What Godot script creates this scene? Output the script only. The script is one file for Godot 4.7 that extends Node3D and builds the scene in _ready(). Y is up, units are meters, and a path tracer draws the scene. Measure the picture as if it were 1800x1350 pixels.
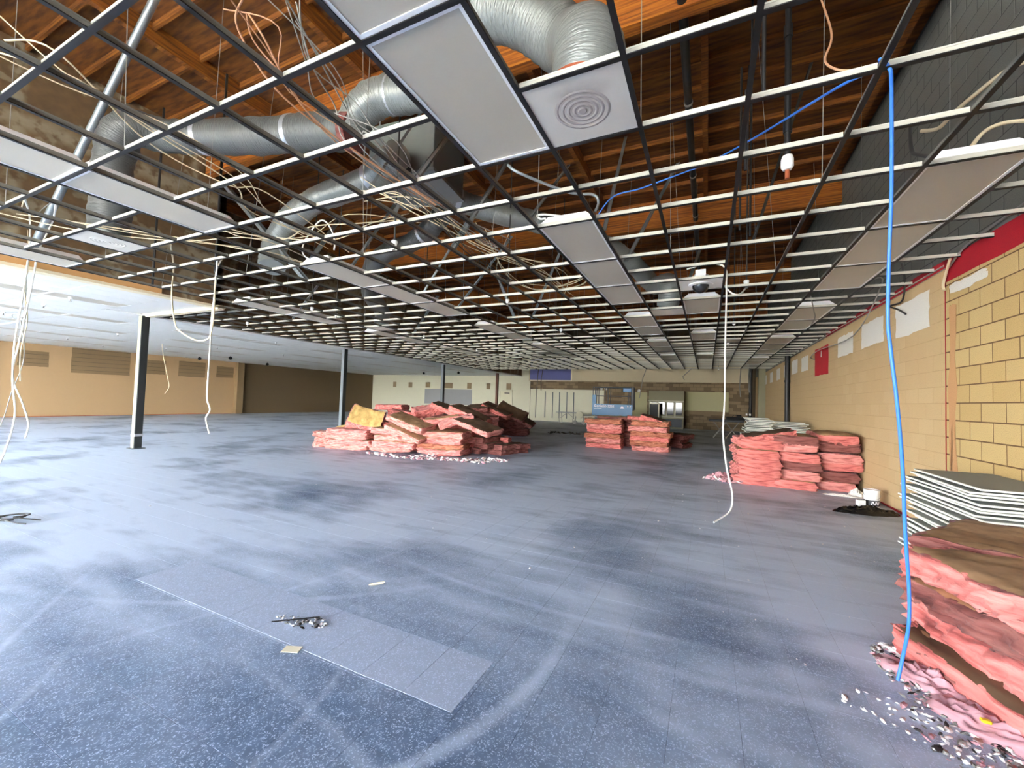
extends Node3D
# A stripped-out store: open ceiling grid under a timber roof, heaps of pulled-down insulation, daylight from the shop front behind the viewer.

const S := 0.6096
const GX := -1.637
const GZ := 1.497
const CEIL := 3.3
const WALL_X := 2.6
const LEFT_X := -27.6
const BACK_Z := -28.5
const FRONT_Z := 5.0
const ROOF := 6.75

var M := {}
var taken := {}
var rng := RandomNumberGenerator.new()

# ------------------------------------------------------------------ mesh helpers
class Mb:
	var v := PackedVector3Array()
	var n := PackedVector3Array()
	var uv := PackedVector2Array()
	var uv2 := PackedVector2Array()
	var col := PackedColorArray()
	var tint := Color.WHITE
	var xf := Transform3D()

	func tri(a: Vector3, b: Vector3, c: Vector3, na: Vector3, nb: Vector3, nc: Vector3, ua := Vector2.ZERO, ub := Vector2.ZERO, uc := Vector2.ZERO) -> void:
		if (b - a).cross(c - a).dot(na + nb + nc) > 0.0:
			v.append(xf * a); v.append(xf * c); v.append(xf * b)
			n.append((xf.basis * na).normalized()); n.append((xf.basis * nc).normalized()); n.append((xf.basis * nb).normalized())
			uv.append(ua); uv.append(uc); uv.append(ub)
		else:
			v.append(xf * a); v.append(xf * b); v.append(xf * c)
			n.append((xf.basis * na).normalized()); n.append((xf.basis * nb).normalized()); n.append((xf.basis * nc).normalized())
			uv.append(ua); uv.append(ub); uv.append(uc)
		col.append(tint); col.append(tint); col.append(tint)

	func quad(a: Vector3, b: Vector3, c: Vector3, d: Vector3, nn: Vector3) -> void:
		var ax := nn.abs()
		var f := func(p: Vector3) -> Vector2:
			if ax.x >= ax.y and ax.x >= ax.z:
				return Vector2(p.z, -p.y)
			if ax.y >= ax.z:
				return Vector2(p.x, p.z)
			return Vector2(p.x, -p.y)
		tri(a, b, c, nn, nn, nn, f.call(a), f.call(b), f.call(c))
		tri(a, c, d, nn, nn, nn, f.call(a), f.call(c), f.call(d))

	func box(lo: Vector3, hi: Vector3) -> void:
		var p := []
		for i in 8:
			p.append(Vector3(hi.x if i & 1 else lo.x, hi.y if i & 2 else lo.y, hi.z if i & 4 else lo.z))
		quad(p[1], p[3], p[7], p[5], Vector3.RIGHT)
		quad(p[0], p[2], p[6], p[4], Vector3.LEFT)
		quad(p[2], p[3], p[7], p[6], Vector3.UP)
		quad(p[0], p[1], p[5], p[4], Vector3.DOWN)
		quad(p[4], p[5], p[7], p[6], Vector3.BACK)
		quad(p[0], p[1], p[3], p[2], Vector3.FORWARD)

	# a box with chamfered edges
	func cbox(lo: Vector3, hi: Vector3, k: float) -> void:
		var c := (lo + hi) / 2.0
		var h := (hi - lo) / 2.0
		var axes := [Vector3.RIGHT, Vector3.UP, Vector3.BACK]
		for a in 3:
			var u: Vector3 = axes[(a + 1) % 3]
			var w: Vector3 = axes[(a + 2) % 3]
			var hu: float = h[(a + 1) % 3] - k
			var hw: float = h[(a + 2) % 3] - k
			for s in [-1.0, 1.0]:
				var o: Vector3 = c + axes[a] * h[a] * s
				quad(o - u * hu - w * hw, o + u * hu - w * hw, o + u * hu + w * hw, o - u * hu + w * hw, axes[a] * s)
			for s in [-1.0, 1.0]:
				for t in [-1.0, 1.0]:
					var e1: Vector3 = c + u * (h[(a + 1) % 3] * s) + w * ((h[(a + 2) % 3] - k) * t)
					var e2: Vector3 = c + u * ((h[(a + 1) % 3] - k) * s) + w * (h[(a + 2) % 3] * t)
					var l: Vector3 = axes[a] * (h[a] - k)
					quad(e1 - l, e1 + l, e2 + l, e2 - l, (u * s + w * t).normalized())

	# a straight bar of rectangular section from a to b
	func bar(a: Vector3, b: Vector3, w: float, t: float, up := Vector3.UP) -> void:
		var d := (b - a)
		var l := d.length()
		var z := d / l
		if absf(z.dot(up)) > 0.98:
			up = Vector3.RIGHT
		var x := up.cross(z).normalized()
		var y := z.cross(x)
		var keep := xf
		xf = xf * Transform3D(Basis(x, y, z), a)
		box(Vector3(-w / 2, -t / 2, 0), Vector3(w / 2, t / 2, l))
		xf = keep

	# a round tube along points; radius may be one number or one per point
	func tube(pts: PackedVector3Array, r: Variant, sides := 6, caps := true) -> void:
		var m := pts.size()
		var x := Vector3.ZERO
		var rings := []
		var nors := []
		var run := 0.0
		var runs := []
		for i in m:
			var t := (pts[mini(i + 1, m - 1)] - pts[maxi(i - 1, 0)]).normalized()
			if i == 0:
				x = t.cross(Vector3.UP if absf(t.y) < 0.9 else Vector3.RIGHT).normalized()
			else:
				run += (pts[i] - pts[i - 1]).length()
				x = (x - t * x.dot(t)).normalized()
			var y := t.cross(x)
			var rr: float = r[i] if r is PackedFloat32Array else r
			var ring := PackedVector3Array()
			var nor := PackedVector3Array()
			for k in sides + 1:
				var a := TAU * k / sides
				var d := x * cos(a) + y * sin(a)
				ring.append(pts[i] + d * rr)
				nor.append(d)
			rings.append(ring); nors.append(nor); runs.append(run)
		var per := 1.0
		for i in m - 1:
			for k in sides:
				var u0 := per * k / sides
				var u1 := per * (k + 1) / sides
				tri(rings[i][k], rings[i][k + 1], rings[i + 1][k + 1], nors[i][k], nors[i][k + 1], nors[i + 1][k + 1], Vector2(runs[i], u0), Vector2(runs[i], u1), Vector2(runs[i + 1], u1))
				tri(rings[i][k], rings[i + 1][k + 1], rings[i + 1][k], nors[i][k], nors[i + 1][k + 1], nors[i + 1][k], Vector2(runs[i], u0), Vector2(runs[i + 1], u1), Vector2(runs[i + 1], u0))
		if caps:
			for e in [0, m - 1]:
				var nn := (pts[0] - pts[1]).normalized() if e == 0 else (pts[m - 1] - pts[m - 2]).normalized()
				for k in sides:
					tri(pts[e], rings[e][k], rings[e][k + 1], nn, nn, nn)

	# a turned shape: profile of (radius, height)
	func lathe(prof: PackedVector2Array, sides := 24) -> void:
		for i in prof.size() - 1:
			var d := prof[i + 1] - prof[i]
			if d.length() < 1e-6:
				continue
			var pn := Vector2(d.y, -d.x).normalized()
			for k in sides:
				var a := TAU * k / sides
				var b := TAU * (k + 1) / sides
				var f := func(p: Vector2, g: float) -> Vector3: return Vector3(p.x * cos(g), p.y, p.x * sin(g))
				var na := Vector3(pn.x * cos(a), pn.y, pn.x * sin(a))
				var nb := Vector3(pn.x * cos(b), pn.y, pn.x * sin(b))
				var p0: Vector3 = f.call(prof[i], a)
				var p1: Vector3 = f.call(prof[i], b)
				var p2: Vector3 = f.call(prof[i + 1], b)
				var p3: Vector3 = f.call(prof[i + 1], a)
				var u0 := Vector2(float(k) / sides, prof[i].y)
				var u1 := Vector2(float(k + 1) / sides, prof[i].y)
				var u2 := Vector2(float(k + 1) / sides, prof[i + 1].y)
				var u3 := Vector2(float(k) / sides, prof[i + 1].y)
				if prof[i].x > 1e-6:
					tri(p0, p1, p2, na, nb, nb, u0, u1, u2)
				if prof[i + 1].x > 1e-6:
					tri(p0, p2, p3, na, nb, na, u0, u2, u3)

	# a smooth sheet through rows of points; out() tells the outer side by its sign
	func sheet(rows: Array, flip := false, us := 1.0) -> void:
		var h := rows.size()
		var w: int = rows[0].size()
		var nor := []
		for i in h:
			var line := PackedVector3Array()
			for j in w:
				var du: Vector3 = rows[i][mini(j + 1, w - 1)] - rows[i][maxi(j - 1, 0)]
				var dv: Vector3 = rows[mini(i + 1, h - 1)][j] - rows[maxi(i - 1, 0)][j]
				var q := du.cross(dv)
				q = q.normalized() if q.length() > 1e-12 else Vector3.UP
				line.append(-q if flip else q)
			nor.append(line)
		for i in h - 1:
			for j in w - 1:
				var f := func(y: int, x: int) -> Vector2: return Vector2(float(x) / (w - 1), float(y) / (h - 1)) * us
				tri(rows[i][j], rows[i][j + 1], rows[i + 1][j + 1], nor[i][j], nor[i][j + 1], nor[i + 1][j + 1], f.call(i, j), f.call(i, j + 1), f.call(i + 1, j + 1))
				tri(rows[i][j], rows[i + 1][j + 1], rows[i + 1][j], nor[i][j], nor[i + 1][j + 1], nor[i + 1][j], f.call(i, j), f.call(i + 1, j + 1), f.call(i + 1, j))

	func put(m: ArrayMesh) -> ArrayMesh:
		if v.is_empty():
			return m
		var a := []
		a.resize(Mesh.ARRAY_MAX)
		a[Mesh.ARRAY_VERTEX] = v
		a[Mesh.ARRAY_NORMAL] = n
		a[Mesh.ARRAY_TEX_UV] = uv
		if uv2.size() == v.size():
			a[Mesh.ARRAY_TEX_UV2] = uv2
		a[Mesh.ARRAY_COLOR] = col
		m.add_surface_from_arrays(Mesh.PRIMITIVE_TRIANGLES, a)
		return m

	func mesh() -> ArrayMesh:
		return put(ArrayMesh.new())


# ------------------------------------------------------------------ nodes, names, labels
func numbered(called: String) -> String:
	taken[called] = taken.get(called, -1) + 1
	return called if taken[called] == 0 else "%s_%03d" % [called, taken[called]]

func tag(o: Node3D, label: String, category: String, group := "", kind := "") -> Node3D:
	o.set_meta("label", label)
	if category: o.set_meta("category", category)
	if group: o.set_meta("group", group)
	if kind: o.set_meta("kind", kind)
	return o

func thing(called: String, label: String, category: String, at := Vector3.ZERO, yaw := 0.0, group := "") -> Node3D:
	var o := Node3D.new()
	o.name = numbered(called)
	add_child(o)
	o.position = at
	o.rotation.y = yaw
	return tag(o, label, category, group)

func part(called: String, mesh: Mesh, m: Material, parent: Node = null, at := Vector3.ZERO) -> MeshInstance3D:
	var o := MeshInstance3D.new()
	o.mesh = mesh
	if m: o.material_override = m
	o.position = at
	if parent == null:
		o.name = numbered(called)
		add_child(o)
	else:
		o.name = called
		parent.add_child(o, true)
	return o

func struct(called: String, mesh: Mesh, m: Material, label := "") -> MeshInstance3D:
	var o := part(called, mesh, m)
	o.set_meta("kind", "structure")
	if label: o.set_meta("label", label)
	return o

func stuff(called: String, mesh: Mesh, m: Material, parent: Node) -> MeshInstance3D:
	var o := part(called, mesh, m, parent)
	o.set_meta("kind", "stuff")
	return o

func nth(k: int) -> String:
	return ["lowest", "second", "third", "fourth", "fifth", "sixth", "seventh", "eighth", "ninth", "tenth", "eleventh", "twelfth"][k]

func ordinal(k: int) -> String:
	return ["first", "second", "third", "fourth", "fifth", "sixth", "seventh", "eighth", "ninth", "tenth", "eleventh", "twelfth", "thirteenth", "fourteenth", "fifteenth", "sixteenth", "seventeenth", "eighteenth", "nineteenth", "twentieth", "twenty-first", "twenty-second", "twenty-third", "twenty-fourth"][clampi(k, 0, 23)]

func curve(pts: Array, steps := 6) -> PackedVector3Array:
	var out := PackedVector3Array()
	var m := pts.size()
	for i in m - 1:
		var a: Vector3 = pts[maxi(i - 1, 0)]
		var b: Vector3 = pts[i]
		var c: Vector3 = pts[i + 1]
		var d: Vector3 = pts[mini(i + 2, m - 1)]
		for k in steps:
			out.append(b.cubic_interpolate(c, a, d, float(k) / steps))
	out.append(pts[m - 1])
	return out

func sag(a: Vector3, b: Vector3, drop: float, steps := 8) -> PackedVector3Array:
	var out := PackedVector3Array()
	for i in steps + 1:
		var t := float(i) / steps
		out.append(a.lerp(b, t) - Vector3(0, drop * 4.0 * t * (1.0 - t), 0))
	return out

# ------------------------------------------------------------------ textures and materials
func noise(seed_: int, freq: float, oct := 4, kind := FastNoiseLite.TYPE_SIMPLEX_SMOOTH) -> FastNoiseLite:
	var f := FastNoiseLite.new()
	f.seed = seed_
	f.frequency = freq
	f.noise_type = kind
	f.fractal_octaves = oct
	return f

func grey(f: FastNoiseLite, w: int, h: int) -> PackedByteArray:
	var im := f.get_seamless_image(w, h)
	im.convert(Image.FORMAT_L8)
	return im.get_data()

func tex(im: Image) -> ImageTexture:
	return ImageTexture.create_from_image(im)

func ramp(d: PackedByteArray, w: int, h: int, stops: Array) -> ImageTexture:
	var lut := []
	for i in 256:
		var t := i / 255.0
		var c: Color = stops[stops.size() - 1][1]
		for k in stops.size() - 1:
			if t <= stops[k + 1][0]:
				c = stops[k][1].lerp(stops[k + 1][1], clampf((t - stops[k][0]) / (stops[k + 1][0] - stops[k][0]), 0, 1))
				break
		lut.append(c)
	var b := PackedByteArray()
	b.resize(w * h * 3)
	for i in w * h:
		var c: Color = lut[d[i]]
		b[i * 3] = c.r8
		b[i * 3 + 1] = c.g8
		b[i * 3 + 2] = c.b8
	return tex(Image.create_from_data(w, h, false, Image.FORMAT_RGB8, b))

func rgb(r: int, g: int, b: int) -> Color:
	return Color8(r, g, b)

func mat(called: String, c: Color, rough := 0.8, metal := 0.0) -> StandardMaterial3D:
	var m := StandardMaterial3D.new()
	m.resource_name = called
	m.albedo_color = c
	m.roughness = rough
	m.metallic = metal
	M[called] = m
	return m

func bump(m: StandardMaterial3D, t: Texture2D, cm: float) -> StandardMaterial3D:
	m.heightmap_enabled = true
	m.heightmap_texture = t
	m.heightmap_scale = cm
	return m

func scaled(m: StandardMaterial3D, x: float, y: float) -> StandardMaterial3D:
	m.uv1_scale = Vector3(x, y, 1)
	return m

func floor_textures() -> void:
	# vinyl tile: dark blue grey with pale chips, 1024 pixels for four tiles
	var w := 1024
	var d := grey(noise(5, 0.012, 3), w, w)
	var b := PackedByteArray()
	b.resize(w * w * 3)
	for i in w * w:
		var k := (d[i] - 128) / 128.0
		b[i * 3] = clampi(int(68 + 22 * k), 0, 255)
		b[i * 3 + 1] = clampi(int(90 + 22 * k), 0, 255)
		b[i * 3 + 2] = clampi(int(116 + 24 * k), 0, 255)
	var r := RandomNumberGenerator.new()
	r.seed = 11
	for k in 15000:
		var cx := r.randi() % w
		var cy := r.randi() % w
		var a := r.randf() * TAU
		var rl := r.randf_range(1.6, 5.2)
		var rw := r.randf_range(0.9, 2.2)
		var t := r.randf_range(0.25, 1.0)
		var q := int(ceil(rl))
		for y in range(-q, q + 1):
			for x in range(-q, q + 1):
				var u := (x * cos(a) + y * sin(a)) / rl
				var v := (-x * sin(a) + y * cos(a)) / rw
				if u * u + v * v < 1.0:
					var i := (((cy + y) & 1023) * w + ((cx + x) & 1023)) * 3
					b[i] = int(lerpf(b[i], 196, t))
					b[i + 1] = int(lerpf(b[i + 1], 206, t))
					b[i + 2] = int(lerpf(b[i + 2], 226, t))
	M.speck = tex(Image.create_from_data(w, w, false, Image.FORMAT_RGB8, b))
	# dust: broom streaks and haze over a 32 m square
	var s := 2048
	var acc := PackedFloat32Array()
	acc.resize(s * s)
	var f1 := grey(noise(21, 0.006, 4), s, s)
	var im2 := noise(22, 0.05, 4).get_seamless_image(512, s)
	im2.convert(Image.FORMAT_L8)
	im2.resize(s, s, Image.INTERPOLATE_CUBIC)
	var f2 := im2.get_data()
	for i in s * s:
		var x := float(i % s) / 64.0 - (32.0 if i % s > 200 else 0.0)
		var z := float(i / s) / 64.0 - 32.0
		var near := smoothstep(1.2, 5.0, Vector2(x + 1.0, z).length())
		var thick := 0.24 + 0.68 * near + 0.14 * smoothstep(-3.0, -9.0, x)  # paler away from the viewer and leftward: grazing glare painted into the cover
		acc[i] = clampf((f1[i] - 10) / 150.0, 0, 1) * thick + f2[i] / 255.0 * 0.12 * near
	r.seed = 31
	for k in 1500:
		var p := Vector2(r.randf() * s, r.randf() * s)
		var a := r.randfn(0.1, 0.24) + (1.3 if r.randf() < 0.18 else 0.0)
		var turn := r.randfn(0.0, 0.006)
		var len := r.randf_range(60, 260)
		var wid := r.randf_range(1.0, 5.0) if r.randf() < 0.8 else r.randf_range(7.0, 13.0)
		var amp := r.randf_range(0.2, 0.8) / (1.0 + wid * 0.12)
		var q := int(wid)
		var steps := int(len / maxf(1.0, wid * 0.4))
		for e in steps:
			var t := float(e) / steps
			var fade := sin(PI * t) * amp * 0.5
			p += Vector2(cos(a), sin(a)) * maxf(1.0, wid * 0.4)
			a += turn
			for y in range(-q, q + 1):
				for x in range(-q, q + 1):
					var g := 1.0 - Vector2(x, y).length() / (wid + 0.5)
					if g > 0.0:
						var i := ((int(p.y) + y) & 2047) * s + ((int(p.x) + x) & 2047)
						acc[i] = acc[i] + (0.9 - acc[i]) * fade * g
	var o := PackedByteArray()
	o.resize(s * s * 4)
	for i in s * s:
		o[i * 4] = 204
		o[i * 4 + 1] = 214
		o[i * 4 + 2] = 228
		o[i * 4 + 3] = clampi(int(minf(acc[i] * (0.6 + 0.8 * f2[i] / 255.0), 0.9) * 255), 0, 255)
	M.dust_and_glare = tex(Image.create_from_data(s, s, false, Image.FORMAT_RGBA8, o))

func mud_texture() -> ImageTexture:
	# taped joints and filler over brown gypsum paper: u along the wall (6.4 m), v down it (3.6 m)
	var w := 1024
	var h := 576
	var d := grey(noise(41, 0.01, 4), w, h)
	var e := grey(noise(42, 0.03, 3), w, h)
	var b := PackedByteArray()
	b.resize(w * h * 3)
	for y in h:
		for x in w:
			var i := y * w + x
			var wob := (d[i] - 128) / 128.0
			var sheet := absf(fposmod(x + wob * 14, 195.0) - 97.0)
			var seam := absf(y - 190 + wob * 12)
			var seam2 := absf(y - 395 + wob * 12)
			var k := 0.0
			k = maxf(k, clampf(1.3 - sheet / 17.0, 0, 1) * clampf(e[i] / 95.0 - 0.5, 0, 1))
			k = maxf(k, clampf(1.4 - seam / 22.0, 0, 1) * clampf(e[i] / 80.0 - 0.4, 0, 1))
			k = maxf(k, clampf(1.4 - seam2 / 18.0, 0, 1) * clampf(e[i] / 80.0 - 0.4, 0, 1))
			k = maxf(k, clampf((d[i] - 178) / 16.0, 0, 1) * 0.8)
			k = k * (0.75 + 0.25 * e[i] / 255.0)
			var g := 0.9 + 0.2 * (e[i] / 255.0)
			b[i * 3] = clampi(int(lerpf(141 * g, 190, k)), 0, 255)
			b[i * 3 + 1] = clampi(int(lerpf(112 * g, 178, k)), 0, 255)
			b[i * 3 + 2] = clampi(int(lerpf(74 * g, 146, k)), 0, 255)
	return tex(Image.create_from_data(w, h, false, Image.FORMAT_RGB8, b))

func vent_texture() -> ImageTexture:
	# an off-white panel with ring-shaped soot round the outlet
	var w := 256
	var d := grey(noise(51, 0.03, 3), w, w)
	var b := PackedByteArray()
	b.resize(w * w * 3)
	for y in w:
		for x in w:
			var p := Vector2(x - 132, y - 140) / 128.0
			var r := p.length()
			var k := clampf(1.0 - r / 0.62, 0, 1) * 0.42
			k += clampf(1.0 - (Vector2(x - 140, y - 196) / Vector2(95, 40)).length(), 0, 1) * 0.3
			k *= 0.6 + 0.8 * d[y * w + x] / 255.0
			var c := rgb(212, 206, 193).lerp(rgb(112, 102, 96), clampf(k, 0, 1))
			var i := (y * w + x) * 3
			b[i] = c.r8
			b[i + 1] = c.g8
			b[i + 2] = c.b8
	return tex(Image.create_from_data(w, w, false, Image.FORMAT_RGB8, b))

func make_materials() -> void:
	floor_textures()
	var fl := mat("floor_vinyl", Color.WHITE, 0.5)
	fl.albedo_texture = M.speck
	fl.metallic_specular = 0.5
	fl.vertex_color_use_as_albedo = true
	fl.uv1_scale = Vector3(1 / 1.2192, 1 / 1.2192, 1)
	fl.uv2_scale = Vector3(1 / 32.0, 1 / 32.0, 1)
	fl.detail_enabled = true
	fl.detail_albedo = M.dust_and_glare
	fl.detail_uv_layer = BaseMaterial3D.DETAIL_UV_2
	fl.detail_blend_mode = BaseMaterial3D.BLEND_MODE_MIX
	var haze := Image.create(4, 4, false, Image.FORMAT_RGBA8)
	haze.fill(Color8(208, 215, 229, 140))
	var fp := mat("floor_vinyl_pale", Color.WHITE, 0.5)
	fp.albedo_texture = M.speck
	fp.uv1_scale = fl.uv1_scale
	fp.detail_enabled = true
	fp.detail_albedo = tex(haze)
	fp.detail_uv_layer = BaseMaterial3D.DETAIL_UV_2
	mat("floor_base", rgb(38, 42, 52), 0.8)

	var n512 := grey(noise(61, 0.02, 4), 512, 512)
	var fine := grey(noise(62, 0.08, 3), 512, 512)
	var t_fine := ramp(fine, 512, 512, [[0.0, Color.BLACK], [1.0, Color.WHITE]])
	var streak := FastNoiseLite.new()
	streak.seed = 63
	streak.frequency = 0.02
	streak.fractal_octaves = 5
	var st := streak.get_seamless_image(128, 512)
	st.convert(Image.FORMAT_L8)
	st.resize(512, 512, Image.INTERPOLATE_CUBIC)
	var st_d := st.get_data()
	# timber
	var wood := ramp(st_d, 512, 512, [[0.0, rgb(84, 48, 8)], [0.4, rgb(138, 86, 18)], [0.62, rgb(166, 108, 26)], [1.0, rgb(194, 140, 48)]])
	var m := scaled(mat("roof_timber", rgb(208, 188, 150), 0.75), 0.4, 1.6)
	m.albedo_texture = wood
	m = scaled(mat("roof_girder", rgb(246, 214, 166), 0.7), 0.3, 2.2)
	m.albedo_texture = wood
	m = scaled(mat("roof_deck", rgb(176, 160, 130), 0.85), 0.5, 0.9)
	m.albedo_texture = wood
	# insulation
	var fib := ramp(st_d, 512, 512, [[0.0, rgb(116, 70, 66)], [0.32, rgb(196, 138, 132)], [0.55, rgb(232, 182, 174)], [1.0, rgb(252, 224, 214)]])
	var fib_bump := ramp(st_d, 512, 512, [[0.0, Color.BLACK], [1.0, Color.WHITE]])
	var tones := {"pink_pale": rgb(230, 198, 188), "pink_coral": rgb(228, 166, 160), "pink_rose": rgb(232, 190, 184), "pink_dusty_shaded": rgb(146, 112, 106), "pink_tan": rgb(196, 156, 124)}  # the darkest pink is part dirt, part missing light on the rear batts
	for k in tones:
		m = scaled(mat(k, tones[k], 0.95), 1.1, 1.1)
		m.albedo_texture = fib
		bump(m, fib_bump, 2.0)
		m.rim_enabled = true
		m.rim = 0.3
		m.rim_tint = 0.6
	var kraft := ramp(n512, 512, 512, [[0.0, rgb(150, 122, 92)], [0.45, rgb(182, 152, 118)], [0.7, rgb(192, 163, 128)], [1.0, rgb(206, 178, 142)]])
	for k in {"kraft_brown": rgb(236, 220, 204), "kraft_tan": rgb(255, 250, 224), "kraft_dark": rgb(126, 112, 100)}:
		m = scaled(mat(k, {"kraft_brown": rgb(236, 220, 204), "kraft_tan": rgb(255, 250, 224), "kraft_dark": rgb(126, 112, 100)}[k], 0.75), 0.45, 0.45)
		m.albedo_texture = kraft
		if k == "kraft_tan": m.albedo_texture = ramp(n512, 512, 512, [[0.0, rgb(196, 160, 104)], [0.5, rgb(226, 192, 132)], [1.0, rgb(240, 208, 150)]])
		bump(m, ramp(n512, 512, 512, [[0.0, Color.BLACK], [1.0, Color.WHITE]]) if k == "kraft_brown" else M.kraft_brown.heightmap_texture, 0.35)
	# masonry
	var pit := ramp(fine, 512, 512, [[0.0, rgb(196, 196, 196)], [0.35, rgb(236, 236, 236)], [1.0, rgb(255, 255, 255)]])
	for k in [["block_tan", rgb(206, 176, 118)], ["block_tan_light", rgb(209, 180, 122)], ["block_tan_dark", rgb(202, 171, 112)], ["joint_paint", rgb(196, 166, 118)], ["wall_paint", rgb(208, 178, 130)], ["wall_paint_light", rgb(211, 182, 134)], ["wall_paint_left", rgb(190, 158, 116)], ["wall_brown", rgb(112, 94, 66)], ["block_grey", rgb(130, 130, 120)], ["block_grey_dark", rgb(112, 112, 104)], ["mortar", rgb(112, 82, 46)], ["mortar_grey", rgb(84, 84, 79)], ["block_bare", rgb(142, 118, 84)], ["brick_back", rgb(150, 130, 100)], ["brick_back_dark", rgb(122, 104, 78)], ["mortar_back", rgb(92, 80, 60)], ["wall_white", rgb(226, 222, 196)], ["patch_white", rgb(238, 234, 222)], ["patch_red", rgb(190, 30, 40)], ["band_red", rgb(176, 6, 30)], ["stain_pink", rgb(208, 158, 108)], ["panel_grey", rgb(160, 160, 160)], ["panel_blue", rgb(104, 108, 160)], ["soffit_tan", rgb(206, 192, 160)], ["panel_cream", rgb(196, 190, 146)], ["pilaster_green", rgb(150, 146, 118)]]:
		m = scaled(mat(k[0], k[1], 0.9), 2.0, 2.0)
		m.albedo_texture = pit
		bump(m, t_fine, 0.12)
	m = mat("drywall_mud", rgb(198, 198, 198), 0.9)
	m.albedo_texture = mud_texture()
	m.uv1_scale = Vector3(1 / 6.4, 1 / 3.6, 1)
	# ceiling
	mat("tee_metal", rgb(186, 182, 166), 0.55)
	mat("runner_metal_shaded", rgb(120, 118, 108), 0.55)  # darker than the cross tees: weaker side light on runner webs painted in
	mat("tee_cap", rgb(22, 20, 19), 0.6)
	m = scaled(mat("ceiling_tile_white", rgb(232, 232, 228), 0.9), 2.0, 2.0)
	m.albedo_texture = ramp(fine, 512, 512, [[0.0, rgb(200, 200, 198)], [0.3, rgb(244, 244, 242)], [1.0, rgb(255, 255, 255)]])
	mat("tile_back", rgb(150, 152, 142), 0.9)
	mat("tile_edge", rgb(236, 236, 222), 0.9)
	mat("grid_white", rgb(222, 222, 218), 0.5)
	mat("lamp_white", rgb(240, 240, 238), 0.4)
	m = scaled(mat("lamp_lens", rgb(202, 194, 176), 0.35), 14.0, 14.0)
	bump(m, t_fine, 0.1)
	m.albedo_texture = pit
	m = mat("vent_plate", Color.WHITE, 0.6)
	m.albedo_texture = vent_texture()
	mat("vent_plain", rgb(206, 200, 186), 0.6)
	mat("vent_soot", rgb(176, 168, 160), 0.6)
	# metals, plastics
	m = scaled(mat("duct_foil", rgb(144, 148, 142), 0.3, 0.3), 5.0, 0.7)
	bump(m, ramp(n512, 512, 512, [[0.0, Color.BLACK], [1.0, Color.WHITE]]), 0.6)
	m = scaled(mat("duct_dusty", rgb(100, 102, 98), 0.42, 0.2), 5.0, 0.7)
	bump(m, M.duct_foil.heightmap_texture, 0.6)
	mat("tape_silver", rgb(196, 200, 204), 0.3, 0.6)
	mat("rust_collar", rgb(150, 74, 40), 0.8)
	mat("sheet_metal", rgb(126, 132, 128), 0.5, 0.5)
	m = scaled(mat("galvanised", rgb(158, 166, 166), 0.45, 0.6), 4, 4)
	m.albedo_texture = pit
	mat("black_steel", rgb(26, 26, 26), 0.5)
	mat("column_paint", rgb(34, 38, 37), 0.55)
	mat("column_lit_cream", rgb(150, 146, 122), 0.6)
	mat("column_lit_grey", rgb(104, 110, 112), 0.6)
	mat("column_brown", rgb(96, 52, 32), 0.6)
	mat("wire_dark", rgb(60, 58, 54), 0.6)
	mat("wire_grey", rgb(140, 138, 130), 0.5)
	mat("cable_white", rgb(232, 230, 220), 0.5)
	mat("cable_cream", rgb(212, 196, 160), 0.5)
	mat("cable_copper", rgb(190, 140, 104), 0.5)
	mat("cable_blue", rgb(60, 126, 224), 0.4)
	mat("plastic_white", rgb(240, 240, 236), 0.4)
	mat("plastic_black", rgb(14, 14, 16), 0.22)
	mat("dome_smoke", rgb(36, 38, 42), 0.08)
	mat("lift_blue", rgb(44, 104, 146), 0.4)
	mat("lift_grey", rgb(70, 76, 80), 0.5)
	mat("print_white", rgb(240, 240, 240), 0.6)
	mat("rubber", rgb(24, 24, 24), 0.9)
	mat("wood_trim", rgb(196, 148, 92), 0.7)
	mat("trim_cream", rgb(226, 214, 182), 0.7)
	mat("paper_white", rgb(238, 236, 228), 0.8)
	mat("chip_white", rgb(236, 230, 224), 0.9)
	mat("chip_pink", rgb(196, 146, 150), 0.95)
	mat("chip_dark", rgb(52, 48, 46), 0.9)
	mat("yellow", rgb(236, 206, 40), 0.5)
	mat("label_black", rgb(24, 24, 26), 0.4)
	mat("door_cream", rgb(214, 208, 178), 0.6)
	mat("chrome", rgb(176, 172, 150), 0.45, 0.3)
	m = mat("glass", Color(0.92, 0.96, 0.96, 0.08), 0.05)
	m.transparency = BaseMaterial3D.TRANSPARENCY_ALPHA
	mat("concrete_out", rgb(186, 184, 178), 0.9)
	mat("frame_alu", rgb(120, 120, 120), 0.4, 0.7)

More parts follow.
